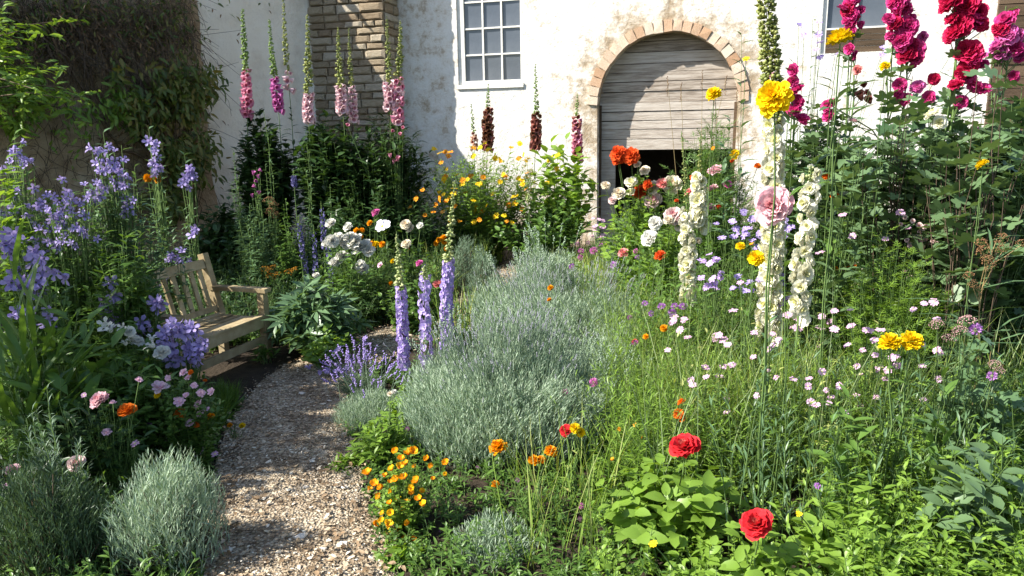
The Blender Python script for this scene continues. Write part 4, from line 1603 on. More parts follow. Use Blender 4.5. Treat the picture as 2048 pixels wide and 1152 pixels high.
plant('pink_pompon', 'pink and salmon pompon flowers behind the delphiniums', 'flower', 855, 6.6, 520, 80, OVATE, .09, G_mid, 26, 12,
      flowers=[(839, 527, 15, 'holly_mauve'), (877, 570, 22, 'peony_salmon'), (848, 533, 11, 'aster_violet'), (760, 530, 12, 'daisy_pink')])
plant('green_filler', 'leafy green plant behind the delphiniums without flowers', 'plant', 810, 6.5, 545, 130, OVATE, .09, G_mid, 50, 14, t0=.15)
plant('green_filler', 'dark leafy plant at the shaded end of the path bend', 'plant', 740, 6.9, 580, 120, LANCE, .10, G_dark, 44, 14, t0=.15)

# ================================================================== LEFT FOREGROUND: BELLFLOWERS
BEL = 'tall violet bellflowers left of the bench'


def cl(q, cx, cy, n, sx=16, sy=18, d=(13, 21), key='bell_violet'):
    return [(cx + q.normal(0, sx), cy + q.normal(0, sy), q.uniform(*d), key) for _ in range(n + (n + 1) // 2)]


qq = np.random.default_rng(77)
fl = []
for (x, y, n) in [(38, 292, 4), (52, 322, 3), (24, 330, 3), (10, 425, 3), (35, 380, 3), (28, 415, 3)]:
    fl += cl(qq, x, y, n, 9, 12)
plant('bellflower', 'bellflower clump at the far left edge with a tall violet spire', 'bellflower', 25, 4.9, 268, 150, LANCE, .13, G_mid, 80, 24, t0=.2, flat=.5, flowers=fl, group=BEL, flower_up=-.35)
fl = []
for (x, y, n) in [(205, 305, 4), (213, 335, 4), (200, 362, 3), (232, 345, 3), (255, 345, 3), (225, 310, 2), (196, 392, 3), (248, 375, 3), (258, 415, 4), (247, 400, 2), (225, 380, 2), (150, 430, 3)]:
    fl += cl(qq, x, y, n, 8, 11)
plant('bellflower', 'bellflower clump with a broad violet spire below the brown wall', 'bellflower', 212, 5.0, 265, 170, LANCE, .12, G_blue, 95, 26, t0=.2, flat=.4, flowers=fl, group=BEL, flower_up=-.35)
fl = []
for (x, y, n) in [(309, 282, 2), (312, 305, 3), (314, 330, 4), (312, 342, 2), (330, 555, 2), (362, 512, 2), (345, 515, 2)]:
    fl += cl(qq, x, y, n, 4, 7)
plant('bellflower', 'slender bellflower stem with a single violet spire and yellow flowers beside it', 'bellflower', 305, 5.75, 258, 90, LANCE, .12, G_blue, 22, 22, t0=.4, flat=.6, flowers=fl + [(296, 356, 16, 'marigold_orange'), (318, 357, 20, 'marigold_orange')], group=BEL, flower_up=-.35)
fl = []
for (x, y, n) in [(382, 340, 3), (378, 362, 3), (386, 352, 2), (392, 460, 2), (390, 512, 2)]:
    fl += cl(qq, x, y, n, 6, 7)
plant('bellflower', 'bellflower with few flowers rising in front of the bench back', 'bellflower', 368, 6.5, 305, 60, LANCE, .13, G_blue, 9, 18, t0=.52, flat=.6, flowers=fl, group=BEL, flower_up=-.35)
fl = []
for (x, y, n) in [(85, 420, 5), (105, 392, 5), (132, 385, 5), (118, 440, 6), (140, 470, 5), (110, 480, 5), (150, 420, 3), (165, 400, 3), (60, 470, 4), (170, 460, 4)]:
    fl += cl(qq, x, y, n, 14, 15)
plant('bellflower', 'densest violet bellflower clump in the middle of the left bed', 'bellflower', 120, 4.6, 365, 230, LANCE, .12, G_mid, 120, 26, t0=.15, flat=.35, flowers=fl, group=BEL, flower_up=-.35)
fl = []
for (x, y, n) in [(36, 535, 2), (58, 562, 3), (85, 520, 3), (28, 560, 2), (70, 575, 2), (92, 635, 2), (120, 555, 2), (48, 615, 2), (15, 500, 3), (30, 480, 3)]:
    fl += cl(qq, x, y, n, 10, 9, (26, 36))
plant('bellflower', 'near bellflower with the largest violet bells above the strap leaves', 'bellflower', 62, 4.0, 470, 170, LANCE, .14, G_mid, 40, 16, t0=.2, flowers=fl, group=BEL, flower_up=-.35)
fl = []
for (x, y, n) in [(228, 590, 2), (216, 618, 3), (224, 640, 3), (240, 600, 1), (322, 602, 3), (280, 655, 2), (282, 640, 1)]:
    fl += cl(qq, x, y, n, 8, 8, (24, 32))
plant('bellflower', 'leafy bellflower hiding the left half of the bench', 'bellflower', 238, 4.45, 455, 170, LANCE, .13, G_mid, 110, 24, t0=.15, flat=.35, flowers=fl, group=BEL, flower_up=-.35)
fl = []
for (x, y, n) in [(335, 668, 3), (350, 690, 3), (372, 660, 4), (390, 668, 3), (352, 720, 2), (402, 690, 3), (318, 690, 2), (378, 690, 2), (395, 712, 3), (330, 705, 2), (340, 650, 2)]:
    fl += cl(qq, x, y, n, 8, 7, (24, 32))
plant('bellflower', 'low violet bellflower in front of the bench seat', 'bellflower', 355, 4.25, 650, 110, LANCE, .10, G_mid, 24, 14, t0=.2, flowers=fl, group=BEL, flower_up=-.35)
plant('white_bellflower', 'low plant with rounded white blooms left of the low violet bellflower', 'flower', 272, 4.1, 640, 150, OVATE, .10, G_mid, 40, 14, t0=.2,
      flowers=[(214, 652, 32, 'bell_white'), (222, 664, 26, 'bell_white'), (258, 664, 24, 'peony_white'), (270, 684, 34, 'peony_white'), (252, 690, 22, 'bell_white'), (308, 694, 30, 'bell_white'), (324, 706, 30, 'peony_white'), (302, 680, 22, 'bell_white'), (248, 656, 20, 'bell_white')])
plant('bright_shrub', 'bright yellow green leafy shrub at the left edge under the tree', 'shrub', 8, 4.5, 318, 120, OVATE, .14, G_lime, 30, 16, t0=.4)
q = nextq()
plant('strap_plant', 'tall plant with long strap leaves at the left edge', 'plant', 20, 3.5, 560, 150, T_leaf(.085, .25, .2, ((0, .5), (.4, 1), (.8, .6), (1, 0))), .40, G_mid, 16, 6, t0=.05, ang=.45, taper=.1, leafobj=True, jit=.25)
plant('broad_plant', 'plant with long pointed broad leaves beside the strap leaves', 'plant', 105, 3.7, 620, 260, LANCE, .26, G_mid, 36, 7, t0=.25, ang=.9, leafobj=True, hmin=.6, taper=.3)
plant('green_filler', 'leafy green plant under the white blooms near the bench', 'plant', 245, 3.8, 700, 240, LANCE, .14, G_mid, 90, 14, t0=.15)
plant('green_filler', 'leafy dark plant between strap leaves and pink flowers', 'plant', 130, 3.4, 760, 260, LANCE, .13, G_dark, 60, 14, t0=.15)

# pink flowers beside the path
plant('pink_anemone', 'bushy pink daisies with orange marigolds beside the gravel path', 'flower', 365, 3.75, 745, 150, OVATE, .06, G_mid, 110, 22, t0=.1, srad=.0025, flat=.4,
      flowers=[(322, 776, 34, 'anemone_pink'), (358, 803, 22, 'daisy_pink'), (397, 809, 22, 'daisy_pink'), (402, 786, 18, 'daisy_pink'), (422, 783, 16, 'daisy_pink'), (367, 745, 18, 'daisy_pink'), (376, 755, 16, 'daisy_pink'), (380, 846, 19, 'daisy_pink'), (338, 878, 20, 'anemone_pink'),
               (397, 904, 26, 'daisy_pink'), (348, 901, 22, 'anemone_pink'), (336, 756, 14, 'daisy_pink'), (400, 827, 16, 'daisy_pink'), (358, 857, 14, 'daisy_pink'), (388, 771, 14, 'daisy_pink'), (362, 827, 25, 'ranunculus_orange'), (394, 850, 13, 'ranunculus_orange'), (422, 833, 15, 'marigold_orange'),
               (316, 791, 15, 'marigold_yellow'), (382, 745, 12, 'ranunculus_orange'), (300, 850, 14, 'scabious_purple'), (412, 818, 15, 'daisy_pale'), (372, 790, 14, 'daisy_pink'), (430, 908, 16, 'daisy_pale')], stalkr=.0028)
plant('pink_anemone', 'large two toned pink blooms on long stems over the dark shade', 'flower', 205, 3.4, 790, 150, FERN, .10, G_mid, 26, 9, t0=.15, srad=.0025,
      flowers=[(200, 802, 38, 'peony_pink'), (213, 864, 20, 'daisy_pink'), (278, 760, 14, 'daisy_pink'), (226, 805, 14, 'daisy_pink'), (270, 887, 18, 'daisy_pale'), (168, 790, 12, 'daisy_pale')], stalkr=.003)
plant('ranunculus', 'single large orange ranunculus left of the pink daisies', 'flower', 255, 3.4, 815, 40, FERN, .09, G_mid, 6, 7, flowers=[(255, 823, 34, 'ranunculus_orange')], flower_up=1.0)
plant('pink_anemone', 'pink and white bloom above the silver bush at lower left', 'flower', 155, 3.1, 920, 60, FERN, .10, G_mid, 10, 8, flowers=[(153, 928, 35, 'peony_blush')], stalkr=.003)
plant('pink_anemone', 'magenta centred pink bloom at the left edge', 'flower', 28, 3.0, 930, 60, FERN, .09, G_mid, 10, 8, flowers=[(26, 941, 30, 'peony_pink'), (12, 972, 14, 'daisy_pink')], stalkr=.003)
plant('path_marigold', 'small orange and yellow marigolds leaning over the path edge', 'marigold', 470, 4.15, 848, 40, FERN, .05, G_mid, 5, 6, flowers=[(460, 851, 12, 'marigold_orange'), (485, 852, 14, 'marigold_yellow'), (410, 762, 9, 'ranunculus_orange')], stalkr=.002)

mound('silver_lavender', 'silver grey lavender bush at the lower left beside the path', 'lavender', 312, 2.85, 895, 260, 800, .25, G_silver, wide=.5, flat=.42, lean=.42)
mound('heath', 'dark green feathery shrub in the bottom left corner', 'shrub', 70, 2.75, 915, 290, 1100, .22, G_heath, wide=.5, flat=.35, lean=.45)
plant('rosemary_stems', 'upright grey green rosemary stems at the left edge', 'plant', 85, 2.9, 770, 150, NARROW, .045, G_silver2, 16, 40, t0=.3, ang=.6, taper=.2, hmin=.7, srad=.003)
grass_field('shade_grass', 'short dark grass on the left path edge below the bench', 1500, (380, 500), (4.3, 5.1), (.08, .22), G_mid, .006, .35)

# ================================================================== BACK CENTRE, BY THE WHITE WALL
DF = 'brown foxgloves by the white wall'
spike('brown_foxglove', 'small foxglove with pale pinkish bells below the window', 'foxglove', 941, 11.0, 208, 266, 300, 'fox_cream', 16, 14, group=DF, nb=40, bw=11)
spike('brown_foxglove', 'crooked brown foxglove below the window', 'foxglove', 978, 11.0, 166, 216, 300, 'fox_dry', 50, 20, base_px=958, group=DF, nb=50, bw=11, keys2='fox_brown', bend=.02)
spike('brown_foxglove', 'tall dark red foxglove standing alone against white wall', 'foxglove', 1072, 11.1, 127, 226, 298, 'fox_brown', 45, 19, base_px=1064, group=DF, nb=80, bw=13, keys2='fox_dry')
spike('brown_foxglove', 'dark red foxglove beside the barn doorway', 'foxglove', 1154, 11.0, 186, 231, 322, 'fox_brown', 46, 18, base_px=1160, group=DF, nb=45, bw=11, keys2='fox_rose')
fl = [(qq.uniform(860, 1060), qq.uniform(285, 450), qq.uniform(8, 13), ['small_yellow', 'small_orange', 'small_yellow'][qq.integers(3)]) for _ in range(70)]
fl += [(880, 306, 14, 'small_yellow'), (897, 313, 13, 'small_orange'), (1057, 318, 14, 'small_yellow'), (1030, 407, 14, 'small_yellow'), (992, 432, 13, 'small_yellow'), (1028, 393, 12, 'small_yellow')]
plant('tickseed', 'airy shrub dotted with tiny yellow and orange flowers below the window', 'shrub', 955, 10.6, 288, 270, LANCE, .13, G_fresh, 240, 30, t0=.1, flat=.25, flowers=fl, srad=.003, stalkr=.002, depth=.9)
plant('goldenrod', 'tall stem crowded with golden yellow flowers in the airy shrub', 'flower', 1060, 10.2, 312, 26, NARROW, .07, G_fresh, 4, 12, flowers=[(1058 + qq.normal(0, 8), 318 + 12 * k, 12, 'yarrow_yellow') for k in range(10)])
spike('pale_snapdragon', 'pale yellow green spike in front of the airy shrub', 'flower', 1056, 9.4, 385, 400, 470, 'fox_cream', 0, 10, nb=50, bw=10, budmat=G_palebud, nleaf=8)
plant('broad_hollyhock', 'bright green plant with broad leaves beside the doorway wall', 'plant', 1122, 10.6, 270, 160, OVATE, .27, G_fresh, 60, 8, t0=.25, ang=.95, leafobj=True, flat=.4, taper=.3,
      flowers=[(1103, 318, 14, 'small_yellow'), (1115, 311, 12, 'small_yellow'), (1113, 337, 12, 'small_yellow'), (1093, 367, 12, 'small_yellow'), (1098, 322, 11, 'small_yellow')], stalkr=.003)
plant('dusky_shrub', 'dark leafy undershrub at the foot of the white wall', 'shrub', 1080, 10.0, 370, 230, OVATE, .15, G_mid, 110, 20, t0=.1)
plant('catmint', 'airy grey mauve catmint beside the doorway foot', 'plant', 1195, 9.0, 430, 60, NARROW, .05, G_silver2, 26, 22, t0=.3, flowers=[(1190 + qq.normal(0, 12), qq.uniform(432, 480), 9, 'daisy_pale') for _ in range(14)], stalkr=.002)

# far silver tufts and grass
FS = 'silver lavender mounds along the path'
mound('silver_lavender', 'small far silver mound on the dark left side of the path', 'lavender', 968, 7.0, 512, 90, 800, .22, G_silver2, FS, wide=.5)
mound('silver_lavender', 'grey green mound behind the far silver mound', 'lavender', 930, 8.2, 470, 80, 700, .22, G_silver2, FS, wide=.5)
mound('silver_lavender', 'silver mound closest to the doorway rose bush', 'lavender', 1255, 7.6, 425, 120, 1100, .24, G_silver2, FS, wide=.4)
mound('silver_lavender', 'farthest pale silver mound where the path meets the grass', 'lavender', 1095, 6.9, 485, 190, 1600, .28, G_silver, FS, wide=.55, flowers=20, fkey=G_silver)
mound('silver_lavender', 'wide silver lavender mound in the middle of the picture', 'lavender', 1130, 5.6, 568, 400, 3400, .28, G_silver, FS, wide=.55, deep=.8, lean=.55, flat=.4, flowers=260, fkey=leafmat('lavender_bloom_pale', (.30, .30, .36), (.44, .46, .46), trans=.1), fpx=4.5)
mound('silver_lavender', 'nearest and largest silver lavender mound beside the delphiniums', 'lavender', 1010, 4.05, 700, 470, 4600, .26, G_silver, FS, wide=.52, deep=.8, lean=.55, flat=.42, flowers=340, fkey=leafmat('lavender_bloom_dim', (.30, .28, .38), (.42, .42, .47), trans=.1), fpx=5)
mound('silver_lavender', 'silver lavender mound at the right, touching the meadow grass', 'lavender', 1225, 4.9, 650, 220, 1600, .26, G_silver, FS, wide=.52, lean=.55, flat=.45)
mound('silver_lavender', 'small silver lavender directly right of the delphinium feet', 'lavender', 905, 4.65, 680, 190, 1100, .26, G_silver, FS, wide=.52, lean=.5, flat=.4, flowers=60, fkey=G_silver)
mound('silver_lavender', 'silver lavender bulging into the meadow below the dark scabious', 'lavender', 1180, 4.25, 735, 230, 1500, .25, G_silver, FS, wide=.52, lean=.5, flat=.4, flowers=80, fkey=G_silver)
mound('silver_lavender', 'silver lavender at the back left of the middle drift', 'lavender', 1030, 6.3, 535, 220, 1400, .28, G_silver, FS, wide=.55, lean=.5, flat=.4, flowers=60, fkey=G_silver)
mound('silver_lavender', 'low silver lavender at the bottom edge right of the yellow flowers', 'lavender', 985, 2.9, 1030, 200, 520, .22, G_silver, FS, wide=.5, lean=.45, flat=.4)
M_lav = leafmat('lavender_bloom', (.30, .22, .60), (.46, .36, .74), trans=.2)
mound('lavender', 'flowering purple lavender where the path bends', 'lavender', 722, 4.95, 745, 110, 700, .17, G_silver2, wide=.35, flowers=60, fkey=M_lav, fpx=10, flat=.35)
mound('lavender', 'green lavender without many flowers at the right path edge', 'lavender', 738, 4.4, 765, 170, 1100, .20, G_silver, wide=.42, lean=.5, flowers=24, fkey=M_lav, fpx=10)
plant('catmint', 'loose violet catmint flowers hanging above the path bend', 'flower', 660, 5.3, 690, 90, NARROW, .05, G_silver2, 14, 14, srad=.002,
      flowers=[(674, 700, 16, 'aster_violet'), (682, 694, 13, 'aster_violet'), (619, 738, 17, 'bell_violet'), (655, 742, 16, 'aster_violet'), (694, 735, 14, 'aster_violet'), (700, 722, 14, 'aster_violet'), (640, 745, 11, 'aster_violet'), (730, 676, 12, 'aster_violet'), (737, 688, 12, 'aster_violet'), (671, 742, 12, 'aster_violet')], stalkr=.002)

# delphiniums
DE = 'purple delphiniums in the middle'
spike('delphinium', 'tallest purple delphinium, rightmost of the three', 'delphinium', 906, 4.75, 364, 522, 722, 'delphinium', 150, 20, base_px=893, group=DE, nb=95, bw=22, budmat=G_palebud, nleaf=10, droop=.05, outr=.62, lmat=G_silver2, budtop=.3)
spike('delphinium', 'leftmost purple delphinium with a pale green tip', 'delphinium', 793, 4.75, 462, 575, 735, 'delphinium', 120, 19, base_px=806, group=DE, nb=80, bw=21, budmat=G_palebud, nleaf=10, droop=.05, outr=.6, lmat=G_silver2, budtop=.3)
spike('delphinium', 'loose middle delphinium with gaps between its purple flowers', 'delphinium', 850, 4.6, 530, 548, 788, 'delphinium', 70, 21, base_px=858, group=DE, nb=26, bw=16, budmat=G_palebud, nleaf=34, droop=.0, outr=.6, lmat=G_blue, llen=.08)

# yellow poppies and limes by the path
q = np.random.default_rng(5)
py_pts = [(905 - 740, 0)]
fl = []
for (x, y) in [(793, 905), (800, 918), (828, 902), (820, 910), (853, 922), (812, 930), (829, 934), (797, 938), (786, 940), (862, 934), (770, 955), (795, 957), (812, 956), (779, 968), (833, 962), (752, 970), (760, 975), (781, 982), (824, 975), (738, 978), (822, 988), (845, 1013), (782, 1005), (800, 998), (816, 1004), (836, 1000), (755, 995),
               (766, 1028), (783, 1028), (763, 1013), (775, 1052), (800, 1053), (815, 1048), (822, 1062), (778, 1068), (792, 1070), (811, 1078), (825, 1080), (779, 1083), (829, 1090), (752, 1048), (763, 1044), (733, 950), (895, 926), (888, 950), (867, 960), (805, 1020), (843, 985)]:
    fl.append((x + q.normal(0, 2), y + q.normal(0, 2), q.uniform(12, 22), ['poppy_orange', 'poppy_orange', 'poppy_yellow'][q.integers(3)]))
fl += [(775, 1050, 24, 'poppy_yellow'), (800, 1052, 22, 'poppy_yellow'), (820, 1140, 26, 'marigold_yellow')]
plant('yellow_poppy', 'low plant covered in small yellow orange cup flowers by the path', 'flower', 806, 3.12, 895, 160, OVATE, .045, G_fresh, 70, 14, t0=.1, flat=.6, flowers=fl, srad=.0022, stalkr=.002, depth=.9, flower_up=.7)
plant('lime_herb', 'lime green leafy herb above the yellow cup flowers', 'plant', 765, 3.8, 828, 150, LANCE, .10, G_lime, 50, 10, t0=.3, flat=.5, flowers=[(780, 788, 12, 'peony_cream'), (788, 784, 12, 'peony_white'), (815, 858, 11, 'scabious_dark'), (769, 860, 12, 'scabious_dark'), (788, 893, 14, 'small_yellow')])
plant('lime_herb', 'lime green ground plant spilling over the right path edge', 'plant', 690, 3.75, 915, 90, LANCE, .08, G_lime, 26, 9, t0=.2, flat=.6, hmin=.5)
plant('lime_herb', 'small yellow green leaves at the bottom path edge', 'plant', 800, 2.85, 1100, 130, TRI, .06, G_fresh, 30, 7, t0=.2, flat=.5)
plant('lime_herb', 'green leaves between delphinium stems and lavender', 'plant', 815, 4.3, 770, 110, OVATE, .09, G_fresh, 30, 10, t0=.2, flat=.5)

# marigolds in front of the large lavender
MO = 'orange marigolds in front of the lavender'
plant('orange_marigold', 'orange yellow marigold seen from the side below the lavender mound', 'marigold', 998, 3.5, 890, 26, LANCE, .08, G_mid, 3, 8, flowers=[(998, 897, 37, 'marigold_orange')], flower_up=1.6, fcam=.2, group=MO)
plant('orange_marigold', 'pair of orange marigolds, one slightly above the other', 'marigold', 1086, 3.5, 895, 50, LANCE, .08, G_mid, 4, 8, flowers=[(1068, 923, 26, 'marigold_orange'), (1083, 921, 22, 'marigold_orange'), (1101, 904, 27, 'marigold_orange')], flower_up=1.6, fcam=.2, group=MO)
plant('orange_marigold', 'small round orange marigold below the side on one', 'marigold', 991, 3.3, 965, 24, LANCE, .07, G_mid, 3, 8, flowers=[(991, 970, 20, 'marigold_orange')], group=MO)
plant('red_and_yellow_flower', 'crimson bud leaning against two yellow blooms on long stems', 'flower', 1145, 3.3, 850, 36, LANCE, .07, G_grass, 3, 6, flowers=[(1132, 862, 26, 'rose_red'), (1150, 858, 24, 'marigold_yellow'), (1162, 865, 20, 'marigold_yellow')], stalkr=.005, flower_up=.8)

# ================================================================== RIGHT: ROSES IN FRONT
plant('rose_bush', 'red rose with fresh green oval leaves, the upper of the two red blooms', 'rose', 1345, 2.95, 925, 320, ROSELF, .105, G_lime, 50, 7, t0=.3, ang=1.0, leafobj=True, flat=.4, taper=.15, flowers=[(1370, 897, 68, 'rose_red')], stalkr=.005, depth=1.0, flower_up=.6)
plant('rose_bush', 'red rose with shaded leaves, the lower of the two red blooms', 'rose', 1525, 2.5, 1070, 190, ROSELF, .085, G_fresh, 22, 7, t0=.3, ang=1.0, leafobj=True, flat=.35, taper=.15, flowers=[(1516, 1050, 72, 'rose_red')], stalkr=.005, depth=1.0, flower_up=.5)
plant('broadleaf_herb', 'fresh green broad leaves right of the lower red rose', 'plant', 1690, 2.65, 985, 230, ROSELF, .10, G_fresh, 30, 7, t0=.25, leafobj=True, flat=.45, taper=.2, flowers=[(1598, 1028, 14, 'small_yellow'), (1635, 972, 14, 'scabious_purple')])
plant('broadleaf_herb', 'bottom edge rosette with purple scabious beside the lower red rose', 'plant', 1420, 2.55, 1085, 200, ROSELF, .085, G_fresh, 26, 7, t0=.2, leafobj=True, flat=.5, flowers=[(1500, 1146, 26, 'scabious_purple'), (1552, 1140, 18, 'scabious_purple'), (1307, 1088, 18, 'small_yellow')])
plant('broadleaf_herb', 'bramble like plant with big pointed leaves in the right corner', 'plant', 1985, 2.6, 870, 240, ROSELF, .115, G_mallow, 26, 6, t0=.2, leafobj=True, flat=.5, taper=.1, hmin=.5)

# meadow flowers: pale pink daisies in front of the hollyhocks
PD_ = 'pale pink meadow daisies'
dz = [(1480, 565), (1335, 700), (1445, 683), (1375, 675), (1437, 672), (1448, 677), (1508, 665), (1545, 668), (1594, 655), (1545, 690), (1557, 680), (1506, 714), (1382, 760), (1385, 770), (1600, 655), (1585, 655), (1640, 655), (1668, 622), (1700, 620), (1668, 658), (1702, 652), (1732, 660), (1760, 660), (1725, 700), (1740, 662), (1785, 715), (1792, 712), (1714, 732), (1758, 735), (1775, 740), (1770, 758), (1618, 757), (1616, 772), (1652, 780), (1678, 770), (1712, 790), (1622, 804), (1657, 806), (1802, 815), (1742, 886), (1640, 690),
      (1455, 690), (1360, 660), (1348, 640), (1880, 705), (1700, 652), (1590, 610), (1575, 630), (1640, 505), (1690, 540), (1770, 478), (1800, 425), (1685, 430), (1705, 472), (1815, 455), (1925, 470)]
dz += [(int(qq.uniform(1400, 1880)), int(qq.uniform(600, 830))) for _ in range(46)]
groups_ = [('daisy plant with pale pink flowers left of the cream hollyhocks', lambda x, y: x < 1470), ('daisy plant with pale pink flowers between the two cream hollyhocks', lambda x, y: 1470 <= x < 1580),
           ('daisy plant with pale pink flowers below the right cream hollyhock', lambda x, y: 1580 <= x < 1665 and y < 740), ('low daisy plant with a cluster of four pale pink flowers in the tall grass', lambda x, y: 1580 <= x < 1690 and y >= 740),
           ('daisy plant with pale pink flowers under the yellow marigold pair', lambda x, y: x >= 1690 and y >= 690), ('daisy plant with pale pink flowers left of the yellow marigold pair', lambda x, y: x >= 1665 and 600 <= y < 690),
           ('far daisy plant with pale lilac flowers below the dark mallow leaves', lambda x, y: x >= 1640 and y < 600)]
done = set()
for lab, fn in groups_:
    pts = [p for p in dz if fn(*p) and p not in done]
    done |= set(pts)
    cx = sum(p[0] for p in pts) / len(pts)
    cy = min(p[1] for p in pts)
    Yg = 3.15 if cy > 740 else (3.55 if cy > 560 else 4.4)
    plant('meadow_daisy', lab, 'daisy', cx, Yg, cy + 20, 110, LANCE, .06, G_grass, 12, 8, srad=.0022, flowers=[(x + .3, y, qq.uniform(13, 18), 'daisy_pale', qq.normal(0, .1)) for x, y in pts], group=PD_, stalkr=.0025, flower_up=.9, spread=1.0, stalk_leaf=7)

# scabious and asters
plant('scabious', 'magenta purple scabious group left of the salmon bud', 'scabious', 1175, 6.3, 498, 80, NARROW, .08, G_grass, 16, 8, flowers=[(1162, 503, 15, 'scabious_magenta'), (1188, 502, 18, 'scabious_magenta'), (1161, 515, 13, 'scabious_magenta'), (1144, 533, 13, 'scabious_purple'), (1228, 531, 17, 'scabious_purple'), (1272, 502, 12, 'scabious_magenta'), (1275, 515, 12, 'scabious_purple'), (1202, 490, 9, 'scabious_dark'), (1176, 486, 9, 'scabious_dark'), (1155, 488, 9, 'scabious_dark')], stalkr=.003)
plant('salmon_bud', 'single salmon pink bud on a tall stem above the grass', 'flower', 1247, 6.2, 505, 20, NARROW, .08, G_grass, 3, 8, flowers=[(1247, 507, 22, 'peony_salmon')], stalkr=.003)
plant('zinnia', 'single orange red zinnia left of the cream hollyhock', 'zinnia', 1321, 5.6, 508, 30, OVATE, .07, G_mid, 5, 8, flowers=[(1321, 513, 24, 'zinnia_red')], stalkr=.004)
plant('scabious', 'purple pink scabious in front of the middle lavender mound', 'scabious', 1160, 3.9, 765, 60, NARROW, .07, G_silver2, 5, 8, flowers=[(1129, 787, 22, 'scabious_magenta'), (1188, 765, 21, 'scabious_magenta'), (1148, 812, 10, 'bud_pink'), (1270, 686, 14, 'scabious_dark'), (1290, 607, 13, 'scabious_purple'), (1303, 627, 14, 'scabious_purple'), (1260, 636, 12, 'scabious_dark')], stalkr=.0025)
plant('scabious', 'scattered dark plum scabious buds in the shadow below the lavender', 'scabious', 1060, 3.1, 935, 160, NARROW, .08, G_mid, 14, 9, flowers=[(955, 935, 9, 'scabious_dark'), (1035, 960, 11, 'scabious_dark'), (1055, 977, 12, 'scabious_dark'), (1163, 1012, 14, 'scabious_magenta'), (1160, 1037, 11, 'scabious_dark'), (1161, 1070, 11, 'scabious_dark'), (882, 1062, 9, 'scabious_dark'), (860, 1083, 10, 'scabious_dark'), (1272, 1050, 15, 'seed_brown'), (1299, 1020, 13, 'scabious_dark'), (992, 1127, 12, 'seed_brown'), (1295, 985, 10, 'seed_brown')], stalkr=.002)
fl = []
for (x, y, n, k) in [(1427, 520, 4, 'aster_mauve'), (1412, 522, 2, 'aster_mauve'), (1432, 552, 5, 'aster_mauve'), (1425, 575, 4, 'aster_mauve'), (1482, 572, 3, 'aster_violet'), (1497, 572, 3, 'aster_violet'), (1562, 568, 3, 'aster_violet'), (1560, 605, 3, 'aster_mauve'), (1350, 622, 4, 'scabious_purple'), (1355, 640, 3, 'daisy_pale'), (1440, 670, 4, 'daisy_pale'), (1515, 560, 2, 'aster_violet')]:
    fl += [(x + qq.normal(0, 9), y + qq.normal(0, 7), qq.uniform(14, 19), k) for _ in range(n)]
plant('aster', 'mauve aster clumps between the cream hollyhocks', 'aster', 1450, 4.5, 520, 190, LANCE, .07, G_mid, 46, 16, t0=.15, flowers=fl, stalkr=.0028, flower_up=1.0, spread=.9)
fl = [(1482 + qq.normal(0, 26), 465 + qq.normal(0, 18), qq.uniform(12, 17), 'aster_violet') for _ in range(20)] + [(1572 + qq.normal(0, 14), 462 + qq.normal(0, 14), qq.uniform(11, 15), 'aster_violet') for _ in range(9)]
plant('aster', 'hazy violet blue aster behind the big pink bloom', 'aster', 1500, 5.4, 452, 140, LANCE, .07, G_mid, 30, 14, flowers=fl, stalkr=.0025)

# rose bush in front of the barn door
plant('rose_bush', 'tall rose bush with orange and cream blooms before the barn door', 'rose', 1285, 7.3, 325, 190, OVATE, .14, G_fresh, 80, 15, t0=.25, flat=.5,
      flowers=[(1237, 308, 33, 'zinnia_red'), (1263, 313, 33, 'zinnia_red'), (1236, 320, 26, 'zinnia_red'), (1211, 372, 20, 'peony_cream'), (1281, 386, 32, 'zinnia_red'), (1307, 402, 36, 'peony_blush'), (1309, 376, 32, 'peony_cream'), (1296, 370, 22, 'zinnia_red'), (1324, 368, 22, 'peony_salmon'), (1345, 372, 40, 'peony_cream'), (1262, 366, 26, 'holly_white'),
               (1238, 388, 26, 'peony_cream'), (1225, 402, 18, 'peony_blush'), (1290, 342, 20, 'peony_cream'), (1275, 330, 16, 'peony_cream'), (1262, 385, 22, 'holly_white')], stalkr=.004)
plant('rose_bush', 'rose bush with white blooms low beside the cream hollyhock', 'rose', 1335, 6.0, 425, 150, OVATE, .12, G_fresh, 50, 14, t0=.2, flowers=[(1346, 433, 38, 'peony_blush'), (1310, 447, 28, 'peony_white'), (1300, 478, 36, 'peony_white'), (1338, 442, 24, 'peony_cream'), (1396, 482, 16, 'peony_cream'), (1364, 448, 30, 'peony_cream')], stalkr=.004)
plant('rose_bush', 'rose bush with pink double blooms beside the cream hollyhocks', 'rose', 1440, 6.2, 340, 110, OVATE, .12, G_mid, 36, 12, t0=.25, flowers=[(1432, 344, 36, 'peony_pink'), (1425, 380, 26, 'peony_pink'), (1455, 369, 18, 'holly_mauve'), (1417, 424, 38, 'peony_pink'), (1408, 408, 22, 'peony_pink'), (1437, 412, 12, 'zinnia_red'), (1452, 426, 9, 'zinnia_red'), (1386, 355, 12, 'zinnia_red'), (1380, 385, 18, 'peony_salmon'), (1353, 402, 9, 'zinnia_red')], stalkr=.004)
plant('green_filler', 'leafy green plant filling in behind the pink double roses', 'plant', 1470, 6.6, 330, 190, LANCE, .12, G_mid, 70, 16, t0=.1)
plant('fennel', 'feathery green fennel with brown seed stems before the plank door', 'plant', 1425, 6.9, 225, 190, FERN, .22, G_mid, 190, 16, t0=.2, flat=.4, flowers=[(1470, 310, 20, 'marigold_yellow'), (1464, 322, 9, 'zinnia_red'), (1427, 296, 10, 'small_orange'), (1515, 333, 13, 'ranunculus_orange')])
q = nextq()
